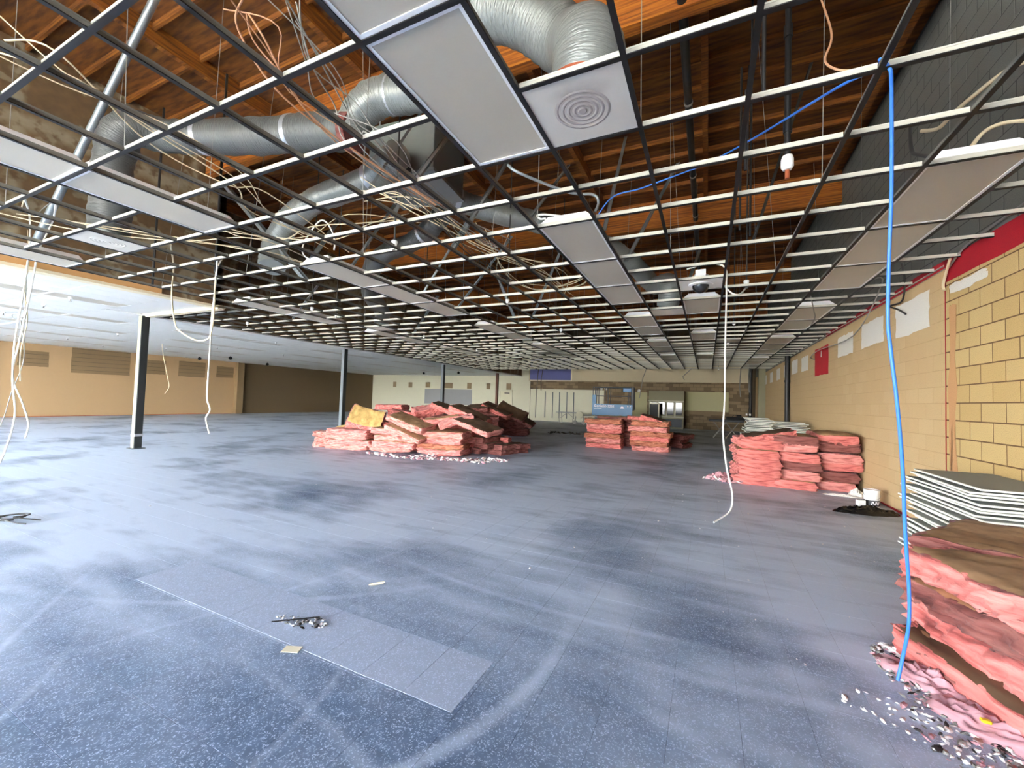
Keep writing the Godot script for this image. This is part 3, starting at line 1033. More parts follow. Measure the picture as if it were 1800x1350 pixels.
func make_grid() -> void:
	var root := Node3D.new()
	root.name = numbered("ceiling_3")
	add_child(root)
	tag(root, "stripped suspended ceiling grid of black faced metal tees", "", "", "structure")
	for i in range(-18, 7):
		var z0 := FRONT_Z - 0.02 if i > -13 else -5.36
		var z1 := -22.35
		var m := tee_mesh(z0 - z1, "runner_metal_shaded")
		var o := part("main_runner", m, null, root, Vector3(GX + i * S, CEIL, z0))
		o.rotation.y = PI / 2
	var tee := tee_mesh(S - 0.024)
	var short := tee_mesh(WALL_X - (GX + 6 * S) - 0.02)
	var busy := {}
	for f in fixtures:
		busy[Vector2i(f[0], f[1] + 1)] = true
	var list := []
	for i in range(-18, 7):
		for j in range(-15, 35):
			if i < -13 and j < 7 or i == -13 and j < 7:
				continue
			if busy.has(Vector2i(i, j)) or (i == 5 and j > 28 and false):
				continue
			if rng.randf() < 0.035 and j > 5:
				continue
			var p := gp(i, j)
			list.append([i, p, p.length()])
	list.sort_custom(func(p, q): return p[2] < q[2])
	var far := Mb.new()
	var far_cap := Mb.new()
	var n := 0
	for e in list:
		var at: Vector3 = e[1] + Vector3(0.012, 0, 0)
		var m: ArrayMesh = short if e[0] == 6 else tee
		if n < 300:
			part("cross_tee", m, null, root, at)
			n += 1
		else:
			for s in 2:
				var a := m.surface_get_arrays(s)
				var b: Mb = far if s == 0 else far_cap
				b.v.append_array(Transform3D(Basis(), at) * (a[Mesh.ARRAY_VERTEX] as PackedVector3Array))
				b.n.append_array(a[Mesh.ARRAY_NORMAL])
				b.uv.append_array(a[Mesh.ARRAY_TEX_UV])
				b.col.append_array(a[Mesh.ARRAY_COLOR])
	var fm := far.mesh()
	far_cap.put(fm)
	fm.surface_set_material(0, M.tee_metal)
	fm.surface_set_material(1, M.tee_cap)
	stuff("far_cross_tees", fm, null, root)
	var wb := Mb.new()
	wb.box(Vector3(WALL_X - 0.022, CEIL - 0.002, -22.35), Vector3(WALL_X - 0.001, CEIL + 0.001, -6.75))
	wb.box(Vector3(WALL_X - 0.003, CEIL, -22.35), Vector3(WALL_X - 0.001, CEIL + 0.02, -6.75))
	part("wall_angle", wb.mesh(), M.tee_metal, root)

var lamp_meshes := []
func lamp_shape() -> void:
	var hx := S / 2 - 0.012
	var hz := S - 0.012
	var h := Mb.new()
	# pan: sloping ends and sides up to a flat top
	var lo := [Vector3(-hx, 0.03, -hz), Vector3(hx, 0.03, -hz), Vector3(hx, 0.03, hz), Vector3(-hx, 0.03, hz)]
	var hi := [Vector3(-hx + 0.09, 0.115, -hz + 0.03), Vector3(hx - 0.09, 0.115, -hz + 0.03), Vector3(hx - 0.09, 0.115, hz - 0.03), Vector3(-hx + 0.09, 0.115, hz - 0.03)]
	var ns := [Vector3(0, 0.3, -1), Vector3(1, 1, 0), Vector3(0, 0.3, 1), Vector3(-1, 1, 0)]
	for e in 4:
		h.quad(lo[e], lo[(e + 1) % 4], hi[(e + 1) % 4], hi[e], ns[e].normalized())
		h.quad(lo[e], lo[(e + 1) % 4], lo[(e + 1) % 4] - Vector3(0, 0.026, 0), lo[e] - Vector3(0, 0.026, 0), (ns[e] * Vector3(1, 0, 1)).normalized())
	h.quad(hi[0], hi[1], hi[2], hi[3], Vector3.UP)
	var f := Mb.new()
	for s in [-1.0, 1.0]:
		f.box(Vector3(s * (hx - 0.013) - 0.013, 0.002, -hz), Vector3(s * (hx - 0.013) + 0.013, 0.012, hz))
		f.box(Vector3(-hx + 0.026, 0.002, s * (hz - 0.013) - 0.013), Vector3(hx - 0.026, 0.012, s * (hz - 0.013) + 0.013))
	var l := Mb.new()
	l.box(Vector3(-hx + 0.026, 0.006, -hz + 0.026), Vector3(hx - 0.026, 0.01, hz - 0.026))
	lamp_meshes = [h.mesh(), f.mesh(), l.mesh()]

func make_fixtures() -> void:
	lamp_shape()
	var rows := {0: "row starting beside the sooty diffuser", 5: "row along the right wall", -6: "second row from the drywall bulkhead", -12: "row nearest the drywall bulkhead", 2: "short row behind the dome camera"}
	var count := {}
	for f in fixtures:
		var i: int = f[0]
		var j: int = f[1]
		count[i] = count.get(i, -1) + 1
		var ord: String = ["first", "second", "third", "fourth", "fifth", "sixth", "seventh", "eighth", "ninth", "tenth", "eleventh", "twelfth"][count[i]]
		var t := thing("troffer_light", "unlit %s troffer from the front in the %s" % [ord, rows[i]], "light fixture", gp(i + 0.5, j + 1, CEIL + 0.003), 0.0, "unlit troffers in the stripped grid")
		part("housing", lamp_meshes[0], M.lamp_white, t)
		part("frame", lamp_meshes[1], M.lamp_white, t)
		part("lens", lamp_meshes[2], M.lamp_lens, t)
	var names := ["white diffuser panel with sooty rings beside the big troffer", "dusty diffuser panel under the silver duct behind the dome camera", "pale diffuser panel under the duct beside the drywall bulkhead", "pale diffuser panel under the farthest drop duct", "flat white panel past the short troffer row", "small grey panel left in the grid past the dome camera", "lone pale panel in the far grid over the dark heap", "farthest lone white panel in the grid"]
	for k in vents.size():
		var e: Array = vents[k]
		var t := thing("air_diffuser", names[k], "air vent", gp(e[0] + 0.5, e[1] + 0.5, CEIL + 0.003))
		var h := S / 2 - 0.014
		var b := Mb.new()
		b.box(Vector3(-h, 0.0, -h), Vector3(h, 0.012, h))
		for i in b.uv.size():
			b.uv[i] = Vector2(b.v[i].x, b.v[i].z) / (2 * h) + Vector2(0.5, 0.5)
		part("plate", b.mesh(), M.vent_plate if k == 0 else M.vent_plain, t)
		if k < 4:
			b = Mb.new()
			for q in 4:
				var r := 0.035 + q * 0.036
				b.lathe(PackedVector2Array([Vector2(r + 0.004, 0.0005), Vector2(r + 0.013, -0.003), Vector2(r + 0.02, -0.0025), Vector2(r + 0.03, 0.0005)]), 36)
			b.lathe(PackedVector2Array([Vector2(0.0, -0.006), Vector2(0.022, -0.006), Vector2(0.03, -0.001)]), 24)
			part("louvre_rings", b.mesh(), M.vent_soot if k == 0 else M.vent_plain, t)
		b = Mb.new()
		b.lathe(PackedVector2Array([Vector2(0.2, 0.014), Vector2(0.19, 0.05), Vector2(0.17, 0.09), Vector2(0.17, 0.12)]) if k < 4 else PackedVector2Array([Vector2(0.05, 0.012), Vector2(0.05, 0.05)]), 24)
		part("neck", b.mesh(), M.sheet_metal, t)
	# dome camera panel
	var t := thing("dome_camera", "large smoked dome camera in a white grid panel", "camera", gp(2.5, 8.5, CEIL + 0.003))
	var h := S / 2 - 0.014
	var b := Mb.new()
	b.box(Vector3(-h, 0, -h), Vector3(h, 0.012, h))
	part("panel", b.mesh(), M.plastic_white, t)
	b = Mb.new()
	b.lathe(PackedVector2Array([Vector2(0.17, -0.001), Vector2(0.165, -0.012), Vector2(0.12, -0.02), Vector2(0.118, -0.004)]), 40)
	part("trim_ring", b.mesh(), M.lamp_white, t)
	b = Mb.new()
	var pr := PackedVector2Array()
	for k in 11:
		var a := PI / 2 * k / 10.0
		pr.append(Vector2(0.118 * cos(a), -0.012 - 0.118 * sin(a)))
	b.lathe(pr, 40)
	part("dome", b.mesh(), M.dome_smoke, t)
	b = Mb.new()
	b.lathe(PackedVector2Array([Vector2(0.16, 0.012), Vector2(0.15, 0.09), Vector2(0.1, 0.14), Vector2(0.0, 0.14)]), 32)
	b.box(Vector3(-0.07, 0.1, 0.05), Vector3(0.07, 0.19, 0.13))
	part("back_can", b.mesh(), M.lamp_white, t)

# ------------------------------------------------------------------ ducts
func duct(label: String, pts: Array, r: float, m: Material, bands: Array, seed_ := 1) -> Node3D:
	var t := thing("flex_duct", label, "air duct", Vector3.ZERO, 0.0, "silver flexible ducts above the grid")
	var c := curve(pts, 14)
	var rad := PackedFloat32Array()
	var rr := RandomNumberGenerator.new()
	rr.seed = seed_
	var f := noise(seed_, 1.0, 2)
	var run := 0.0
	for i in c.size():
		if i: run += (c[i] - c[i - 1]).length()
		rad.append(r * (1.0 + 0.035 * sin(run * 55.0) * (0.4 + 0.6 * absf(f.get_noise_1d(run * 3.0) * 2.0)) + 0.09 * f.get_noise_1d(run * 2.2)))
	var b := Mb.new()
	b.tube(c, rad, 26, true)
	part("sleeve", b.mesh(), m, t)
	for k in bands:
		var i := clampi(int(k[0] * (c.size() - 1)), 1, c.size() - 2)
		var d := (c[i + 1] - c[i - 1]).normalized()
		b = Mb.new()
		b.tube(PackedVector3Array([c[i] - d * k[1], c[i] - d * k[1] * 0.9, c[i] + d * k[1] * 0.9, c[i] + d * k[1]]), PackedFloat32Array([r * 0.98, r * 1.045, r * 1.045, r * 0.98]), 26, true)
		part(k[2], b.mesh(), M[k[3]], t)
	return t

func make_ducts() -> void:
	duct("fat silver duct bending down onto the sooty diffuser overhead", [gp(1.5, 1.55, 3.42), gp(1.5, 1.6, 3.75), Vector3(-0.965, 4.150, -2.825), Vector3(-1.324, 4.500, -2.828), Vector3(-1.729, 4.700, -2.852), Vector3(-2.273, 4.750, -2.881)], 0.215, M.duct_foil, [[0.04, 0.025, "torn_insulation", "rust_collar"]], 3)
	duct("short silver elbow dropping behind the big overhead troffer", [Vector3(-2.663, 4.750, -3.412), Vector3(-2.986, 4.800, -3.435), Vector3(-3.346, 4.850, -3.401), Vector3(-3.567, 4.750, -3.355), Vector3(-3.711, 4.600, -3.351), Vector3(-3.738, 4.450, -3.336)], 0.19, M.duct_foil, [[0.3, 0.04, "tape_band", "tape_silver"]], 4)
	duct("long dusty duct running across to the drywall bulkhead and dropping to the left diffuser", [gp(-8.5, 1.5, 3.42), gp(-8.5, 1.5, 3.8), gp(-8.5, 1.5, 4.35), Vector3(-6.640, 4.750, -2.461), Vector3(-6.411, 4.800, -2.809), Vector3(-5.178, 4.700, -3.154), Vector3(-4.218, 4.600, -3.294), Vector3(-3.699, 4.500, -3.346)], 0.205, M.duct_dusty, [[0.64, 0.03, "tape_band", "tape_silver"], [0.8, 0.03, "tape_band", "tape_silver"], [0.99, 0.05, "torn_insulation", "pink_dusty_shaded"]], 5)
	duct("silver duct from the metal plenum box curving down to the second troffer row", [Vector3(-4.090, 5.000, -4.519), Vector3(-4.543, 4.950, -4.686), Vector3(-5.093, 4.850, -4.749), Vector3(-5.846, 4.700, -4.630), Vector3(-6.453, 4.450, -4.598), Vector3(-6.813, 4.050, -4.583), Vector3(-6.691, 3.600, -4.464)], 0.2, M.duct_foil, [[0.25, 0.05, "tape_band", "tape_silver"]], 6)
	duct("silver duct with a rusty collar running behind the troffer row to the far diffuser", [Vector3(-4.424, 5.200, -6.092), Vector3(-4.169, 5.150, -6.409), Vector3(-3.633, 5.050, -6.890), Vector3(-2.983, 4.950, -7.330), Vector3(-2.090, 4.800, -8.271), Vector3(-1.504, 4.500, -8.919), Vector3(-1.163, 4.250, -9.843), gp(1.5, 11.5, 3.85), gp(1.5, 11.5, 3.43)], 0.2, M.duct_foil, [[0.02, 0.09, "rust_collar", "rust_collar"], [0.1, 0.05, "tape_band", "tape_silver"], [0.45, 0.03, "tape_band", "tape_silver"]], 7)
	duct("silver duct from the plenum box dropping to the farthest diffuser", [Vector3(-4.845, 5.100, -6.643), Vector3(-5.318, 5.000, -6.913), Vector3(-5.870, 4.800, -6.959), Vector3(-6.340, 4.600, -6.786), Vector3(-6.929, 4.400, -6.986), Vector3(-7.838, 4.100, -7.845), gp(-10.5, 11.5, 3.8), gp(-10.5, 11.5, 3.43)], 0.2, M.duct_dusty, [[0.2, 0.05, "tape_band", "tape_silver"]], 8)
	# plenum box where the ducts start
	var c: Vector3 = Vector3(-4.457, 5.300, -5.420)
	var t := thing("plenum_box", "dark sheet metal plenum box where the flexible ducts start", "plenum box", Vector3(c.x, 4.95, c.z), 0.1)
	var b := Mb.new()
	b.cbox(Vector3(-0.6, 0, -0.5), Vector3(0.6, 0.9, 0.5), 0.01)
	part("box", b.mesh(), M.sheet_metal, t)
	b = Mb.new()
	b.box(Vector3(-0.62, -0.02, -0.52), Vector3(0.62, 0.03, 0.52))
	part("flange", b.mesh(), M.galvanised, t)
	b = Mb.new()
	for s in [-1.0, 1.0]:
		for q in [-1.0, 1.0]:
			b.box(Vector3(s * 0.5 - 0.015, 0.9, q * 0.4 - 0.004), Vector3(s * 0.5 + 0.015, 1.78, q * 0.4 + 0.004))
	part("hanger_strap", b.mesh(), M.galvanised, t)

# ------------------------------------------------------------------ braces, pipes, wires
func brace(a: Vector3, c: Vector3, label: String, w := 0.045, m := "galvanised") -> void:
	var b := Mb.new()
	if label.contains("plenum box") or label.contains("falling from the big") or label.contains("dark slanting"):
		a += (a - c) * ((6.79 - a.y) / (a.y - c.y))
	b.bar(a, c, w, 0.004)
	var side := (c - a).normalized().cross(Vector3.UP).normalized()
	b.bar(a + side * w * 0.5, c + side * w * 0.5, 0.004, w * 0.5)
	b.bar(a - side * w * 0.5, c - side * w * 0.5, 0.004, w * 0.5)
	tag(part("steel_brace", b.mesh(), M[m]), label, "brace", "steel braces above the grid")

func pipe(called: String, a: Vector3, c: Vector3, r: float, m: String, label: String, cat: String, group := "") -> MeshInstance3D:
	var b := Mb.new()
	b.tube(PackedVector3Array([a, c]), r, 12)
	return tag(part(called, b.mesh(), M[m]), label, cat, group)

func cable(pts: PackedVector3Array, r: float, m: String, label: String, group := "", sides := 6) -> MeshInstance3D:
	var b := Mb.new()
	b.tube(pts, r, sides)
	return tag(part("cable", b.mesh(), M[m]), label, "cable", group)

func head(p: Vector3, label: String, r := 0.03) -> void:
	# a sprinkler head guard: white cup on a short pipe
	var t := thing("sprinkler", label, "sprinkler", p, 0.0, "white sprinkler drops")
	var b := Mb.new()
	b.lathe(PackedVector2Array([Vector2(0.0, 0.06), Vector2(r, 0.06), Vector2(r * 1.1, 0.045), Vector2(r * 0.85, 0.0), Vector2(r * 0.5, -0.012), Vector2(0.0, -0.012)]), 16)
	part("cup", b.mesh(), M.plastic_white, t)
	b = Mb.new()
	b.lathe(PackedVector2Array([Vector2(0.012, -0.012), Vector2(0.012, -0.05), Vector2(0.026, -0.052), Vector2(0.026, -0.056), Vector2(0, -0.056)]), 12)
	part("deflector", b.mesh(), M.wire_grey, t)
	if p.x > -9.0 or (p.z < -5.5 and p.x > -12.6):
		b = Mb.new()
		b.tube(PackedVector3Array([Vector3(0, 0.06, 0), Vector3(0, ROOF - 0.02 - p.y, 0)]), 0.011, 8)
		part("drop_pipe", b.mesh(), M.wire_dark, t)

func make_pipes() -> void:
	# black sprinkler main under the purlin, and its drops
	var p := Mb.new()
	var x := -0.32
	p.tube(PackedVector3Array([Vector3(x, 6.1, 4.8), Vector3(x, 6.1, -22.8)]), 0.055, 14)
	var t := thing("sprinkler_main", "black sprinkler main running away under the timber roof", "pipe")
	part("pipe", p.mesh(), M.black_steel, t)
	for z in [-2.9, -4.5, -6.6, -8.8, -10.7, -13.0]:
		var c := Mb.new()
		c.xf = Transform3D(Basis(Vector3.RIGHT, PI / 2), Vector3(x, 6.1, z))
		c.lathe(PackedVector2Array([Vector2(0.056, -0.02), Vector2(0.064, -0.02), Vector2(0.064, 0.02), Vector2(0.056, 0.02)]), 16)
		c.xf = Transform3D()
		c.tube(PackedVector3Array([Vector3(x, 6.16, z), Vector3(x, 6.75, z)]), 0.008, 6)
		part("hanger_ring", c.mesh(), M.wire_grey, t)
	var d := gp(3.58, 3.75, 0)
	t = thing("sprinkler_drop", "black sprinkler drop pipe with a white cup near the dangling blue line", "pipe", Vector3(d.x, 3.36, d.z))
	p = Mb.new()
	p.tube(PackedVector3Array([Vector3(0, 0.1, 0), Vector3(0, 2.9, 0)]), 0.022, 12)
	part("pipe", p.mesh(), M.black_steel, t)
	p = Mb.new()
	p.tube(PackedVector3Array([Vector3(0, 0.32, 0), Vector3(0, 0.44, 0)]), 0.031, 12)
	part("coupling", p.mesh(), M.black_steel, t)
	p = Mb.new()
	p.tube(PackedVector3Array([Vector3(0, 1.1, 0), Vector3(0, 1.2, 0)]), 0.031, 12)
	part("coupling", p.mesh(), M.black_steel, t)
	p = Mb.new()
	p.lathe(PackedVector2Array([Vector2(0, 0.13), Vector2(0.036, 0.13), Vector2(0.044, 0.1), Vector2(0.044, 0.045), Vector2(0.03, 0.02), Vector2(0.0, 0.015)]), 18)
	part("cup", p.mesh(), M.plastic_white, t)
	p = Mb.new()
	p.tube(PackedVector3Array([Vector3(0, 0.02, 0), Vector3(0, -0.05, 0)]), 0.016, 8)
	part("nipple", p.mesh(), M.rust_collar, t)
	pipe("sprinkler_branch", Vector3(d.x, 6.2, d.z), Vector3(x, 6.15, d.z), 0.025, "black_steel", "black branch pipe feeding the sprinkler drop with the white cup", "pipe")
	for e in [[Vector3(0.297, 3.400, -2.961), 4.6, "black pipe stub left of the sprinkler drop"], [Vector3(0.265, 3.400, -3.906), 4.2, "short black pipe stub behind the grid near the sprinkler drop"], [Vector3(0.306, 3.400, -5.237), 5.4, "thin black riser far behind the sprinkler drop"], [Vector3(0.425, 3.400, -5.464), 6.4, "tall black riser beyond the far girder"]]:
		var q: Vector3 = e[0]
		pipe("pipe_stub", Vector3(q.x, 3.5, q.z), Vector3(q.x, e[1], q.z), 0.012, "black_steel", e[2], "pipe", "black pipe stubs")
	brace(Vector3(1.291, 6.500, -7.223), Vector3(0.592, 4.000, -6.962), "dark slanting brace behind the sprinkler drop", 0.05, "wire_dark")
	# the long galvanised conduit slanting across the left bulkhead
	pipe("conduit", Vector3(-6.115, 6.300, -2.454), Vector3(-8.236, 3.360, -2.170), 0.045, "galvanised", "thick galvanised conduit slanting down in front of the drywall bulkhead", "conduit")
	# dark hanger rods against the bulkhead
	pipe("hanger_rod", Vector3(-8.881, 3.320, -3.767), Vector3(-8.881, 3.320, -3.767) + Vector3(0, 3.2, 0), 0.018, "black_steel", "dark rod hanging before the drywall bulkhead, nearer the conduit", "rod")
	pipe("hanger_rod", Vector3(-6.977, 3.320, -3.743), Vector3(-6.977, 3.320, -3.743) + Vector3(0, 3.2, 0), 0.018, "black_steel", "dark rod hanging before the drywall bulkhead, at its far edge", "rod")
	# sprinkler heads hanging through the grid
	var k := 0
	for e in [[Vector3(-3.485, 3.330, -3.852), "white sprinkler cup above the second troffer row"], [Vector3(0.507, 3.340, -7.021), "white sprinkler cup with a cable loop right of the dome camera"], [Vector3(0.503, 3.300, -10.148), "white sprinkler cup beside the long white hanging cable"], [Vector3(-7.719, 3.280, -6.085), "white box-like sprinkler cup near the drywall bulkhead"], [Vector3(-7.782, 3.300, -6.787), "small sprinkler cup between the left troffer rows"], [Vector3(-3.393, 3.300, -6.829), "small white sprinkler cup in mid grid above the heap"], [Vector3(-11.168, 3.280, -6.860), "white sprinkler cup just past the ceiling ledge"], [Vector3(-7.742, 3.280, -10.001), "tiny sprinkler cup beyond the left troffers"], [Vector3(-7.792, 3.280, -13.244), "tiny far sprinkler cup over the dark heap"], [Vector3(-3.395, 3.280, -9.950), "small sprinkler cup left of the middle troffer row"], [Vector3(0.519, 3.280, -13.231), "small sprinkler cup in the far grid behind the white cable"], [Vector3(0.477, 3.280, -22.519), "farthest sprinkler cup close to the bulkhead"]]:
		head(e[0], e[1], 0.036)
		k += 1
	for e in [[Vector3(-11.846, 3.270, -3.675), "biggest white sprinkler under the intact tile ceiling"], [Vector3(-13.551, 3.270, -3.785), "white sprinkler under the tiles nearest the left cable bunch"], [Vector3(-16.166, 3.270, -3.828), "white sprinkler under the tiles at the picture edge"], [Vector3(-22.129, 3.270, -6.868), "small sprinkler under the tiles left of the first column"], [Vector3(-18.194, 3.270, -6.848), "small sprinkler under the tiles just left of the first column"], [Vector3(-24.161, 3.270, -8.619), "tiny sprinkler under the far tiles left of the first column"], [Vector3(-14.454, 3.270, -6.875), "white sprinkler under the tiles by the bent white cable"], [Vector3(-22.065, 3.270, -10.013), "tiny sprinkler under the tiles behind the loose cream cable"], [Vector3(-18.646, 3.270, -10.263), "tiny sprinkler under the tiles behind the long loose cable"], [Vector3(-14.236, 3.270, -9.802), "tiny sprinkler under the tiles between the first two columns"], [Vector3(-18.423, 3.270, -13.091), "farther tiny sprinkler under the tiles between the columns"]]:
		head(e[0], e[1], 0.04)

func make_braces() -> void:
	var list := [[Vector3(-3.504, 5.600, -5.073), Vector3(-2.913, 3.900, -3.529), "punched steel brace beside the plenum box", 0.06], [Vector3(-3.015, 5.200, -5.743), Vector3(-2.942, 3.360, -4.302), "punched steel brace falling from the big troffer", 0.06], [Vector3(-3.701, 5.600, -4.568), Vector3(-4.019, 4.200, -3.939), "steel brace crossing the silver elbow", 0.06], [Vector3(-4.012, 4.500, -4.645), Vector3(-3.043, 3.400, -3.318), "short bright strap below the plenum box", 0.04], [Vector3(-4.378, 5.000, -6.860), Vector3(-5.158, 3.360, -6.438), "long steel brace crossing the middle grid", 0.06], [Vector3(-3.833, 5.000, -7.827), Vector3(-5.534, 3.360, -8.085), "second long steel brace crossing the middle grid", 0.05], [Vector3(-6.947, 5.200, -6.065), Vector3(-5.100, 3.400, -3.978), "bright steel brace above the white cable hoop", 0.06], [Vector3(-5.601, 5.400, -6.244), Vector3(-5.418, 3.500, -4.901), "thin steel brace left of the sprinkler cup", 0.05], [Vector3(-7.987, 5.200, -4.408), Vector3(-6.021, 3.340, -4.633), "flat punched strap falling past the drywall edge", 0.11], [Vector3(-2.390, 5.900, -7.191), Vector3(-2.137, 3.900, -4.889), "thin strut behind the second middle troffer", 0.04], [Vector3(-1.363, 6.200, -7.214), Vector3(-1.111, 3.500, -4.702), "thin strut right of the middle troffer row", 0.04], [Vector3(-0.538, 5.900, -7.866), Vector3(-0.994, 3.360, -5.460), "bright strut slanting down right of the middle troffers", 0.045], [Vector3(-2.793, 4.800, -8.175), Vector3(-3.726, 3.400, -8.809), "dim brace behind the middle cable tangle", 0.05], [Vector3(-8.779, 4.200, -7.077), Vector3(-9.698, 3.400, -7.105), "small brace past the second troffer row", 0.05], [Vector3(-0.200, 5.000, -10.063), Vector3(-0.387, 3.600, -8.078), "far thin strut behind the dome camera", 0.05], [Vector3(-6.539, 4.200, -8.980), Vector3(-10.007, 3.400, -11.942), "far dim brace over the heap", 0.06], [Vector3(-4.069, 4.200, -7.548), Vector3(-4.027, 3.360, -8.515), "far pale strap hanging over the heap", 0.06]]
	for e in list:
		brace(e[0], e[1], e[2], e[3])

func make_wires() -> void:
	# hanger wires: thin, from the grid up into the roof
	var r := RandomNumberGenerator.new()
	r.seed = 77
	var n := 0
	for i in range(-12, 7, 2):
		for j in range(0, 30, 4):
			var p := gp(i, j + (i & 2))
			if p.z < -20: continue
			var b := Mb.new()
			b.tube(PackedVector3Array([p + Vector3(0, 0.04, 0), p + Vector3(r.randf_range(-0.25, 0.25), 3.3, r.randf_range(-0.2, 0.2))]), 0.0032, 5)
			tag(part("hanger_wire", b.mesh(), M.wire_grey), "thin hanger wire %s along the %s runner out from the right wall" % [ordinal(j / 4), ordinal(6 - i)], "wire", "thin hanger wires of the grid")
			n += 1
	# bundles of old low-voltage cable draped over the runners
	var runs := [
		[[Vector3(-2.665, 3.900, -1.406), Vector3(-2.685, 3.750, -1.679), Vector3(-2.706, 3.600, -2.032), Vector3(-2.638, 3.500, -2.638), Vector3(-2.629, 3.420, -3.454)], 5, "cable_copper", "loose copper coloured cables draped over the runners left of the elbow duct"],
		[[Vector3(-2.606, 4.100, -1.645), Vector3(-2.667, 3.900, -1.983), Vector3(-2.751, 3.800, -2.351), Vector3(-2.592, 3.600, -2.584), Vector3(-2.573, 3.450, -3.475), Vector3(-2.414, 3.400, -4.613)], 6, "wire_grey", "grey cables sweeping down past the elbow duct"],
		[[Vector3(-4.255, 3.800, -0.899), Vector3(-4.197, 3.700, -1.209), Vector3(-4.169, 3.600, -1.633), Vector3(-4.200, 3.500, -2.315), Vector3(-4.282, 3.400, -2.837), Vector3(-4.363, 3.380, -3.836)], 4, "cable_cream", "pale cables crossing before the long dusty duct"],
		[[Vector3(-3.791, 3.900, -3.631), Vector3(-3.253, 3.700, -3.631), Vector3(-2.903, 3.600, -3.926), Vector3(-2.759, 3.500, -4.775), Vector3(-2.257, 3.450, -5.839), Vector3(-2.281, 3.400, -7.072)], 6, "cable_cream", "pale cables tangled across the middle grid"],
		[[Vector3(-3.380, 4.000, -3.384), Vector3(-2.902, 3.600, -3.814), Vector3(-2.819, 3.450, -4.885), Vector3(-2.946, 3.400, -6.075)], 5, "wire_dark", "dark cables lying along a runner behind the plenum box"],
		[[Vector3(-5.783, 3.600, -3.084), Vector3(-5.397, 3.500, -3.363), Vector3(-4.508, 3.500, -3.598), Vector3(-3.868, 3.600, -3.726), Vector3(-3.488, 3.700, -4.119)], 3, "cable_cream", "pale cables looping toward the coax hoop"],
		[[Vector3(-7.463, 3.500, -1.681), Vector3(-6.799, 3.400, -2.191), Vector3(-6.059, 3.400, -2.844), Vector3(-5.532, 3.400, -3.698), Vector3(-5.494, 3.400, -4.858)], 4, "cable_cream", "pale cables strung low before the drywall bulkhead"],
		[[Vector3(-2.683, 3.800, -4.773), Vector3(-2.996, 3.500, -5.750), Vector3(-2.721, 3.400, -6.521), Vector3(-1.975, 3.400, -6.404), Vector3(-1.541, 3.450, -5.806)], 4, "cable_cream", "tangle of pale cables left of the middle troffers"]]
	for e in runs:
		var bundle := thing("cable_bundle", e[3], "cables")
		for k in e[1]:
			var pts := []
			for p in e[0]:
				pts.append(p + Vector3(r.randfn(0, 0.1), maxf(r.randfn(0.03, 0.05), -0.02), r.randfn(0, 0.1)))
			var b := Mb.new()
			b.tube(curve(pts, 6), r.randf_range(0.004, 0.0065), 6)
			part("cable", b.mesh(), M[e[2]], bundle)
	# named single cables
	cable(curve([Vector3(0.623, 4.200, -3.156), Vector3(0.633, 3.713, -2.900), Vector3(0.581, 3.496, -2.800), Vector3(0.622, 3.388, -2.750), Vector3(0.698, 3.360, -2.754)], 8), 0.006, "cable_copper", "pale brown cable curling down to the runner left of the blue line")
	cable(curve([Vector3(-1.649, 3.900, -5.850), Vector3(-1.135, 4.000, -5.004), Vector3(-0.708, 4.000, -4.850), Vector3(-0.050, 4.000, -4.595), Vector3(0.364, 3.900, -4.122), Vector3(0.699, 3.500, -3.089), Vector3(0.811, 3.370, -2.807), gp(4.0, 2.0, 3.36), gp(4.06, 2.0, 3.3), Vector3(0.848, 3.206, -2.720), Vector3(0.854, 2.669, -2.740), Vector3(0.850, 2.315, -2.760), Vector3(0.851, 1.988, -2.780), Vector3(0.867, 1.840, -2.800), Vector3(0.906, 1.513, -2.830), Vector3(0.942, 1.182, -2.880), Vector3(0.967, 0.875, -2.930), Vector3(1.006, 0.526, -3.000), Vector3(1.010, 0.336, -3.020), Vector3(0.998, 0.165, -3.050), Vector3(0.971, 0.020, -3.042)], 6), 0.0085, "cable_blue", "bright blue cable strung above the grid and dangling to the floor", "", 8)
	cable(curve([gp(2.2, 8.2, 3.5), gp(2.6, 8.1, 3.52), gp(3.0, 8.0, 3.44), Vector3(0.219, 3.106, -6.350), Vector3(0.214, 2.395, -6.350), Vector3(0.215, 1.611, -6.330), Vector3(0.200, 1.146, -6.320), Vector3(0.246, 0.691, -6.300), Vector3(0.309, 0.398, -6.280), Vector3(0.318, 0.214, -6.270), Vector3(0.269, 0.096, -6.200), Vector3(0.098, 0.015, -5.944)], 6), 0.011, "cable_white", "long white cable hanging from the dome camera to the floor", "", 8)
	cable(curve([gp(3.0, 9.0, 3.36), Vector3(0.307, 3.197, -6.900), Vector3(0.415, 3.183, -6.950), Vector3(0.526, 3.360, -7.268)], 6), 0.012, "cable_white", "short white cable loop between the dome camera and a sprinkler cup", "", 8)
	# left bunch
	cable(curve([Vector3(-6.105, 3.340, -1.516), Vector3(-9.371, 4.049, -2.400), Vector3(-9.285, 3.598, -2.400), Vector3(-9.396, 2.825, -2.400), Vector3(-9.571, 2.137, -2.400), Vector3(-9.538, 1.528, -2.400), Vector3(-9.268, 1.023, -2.380), Vector3(-9.397, 0.512, -2.350), Vector3(-9.644, 0.074, -2.300)], 7), 0.011, "cable_white", "white cable on the outer side of the left hanging bunch", "", 8)
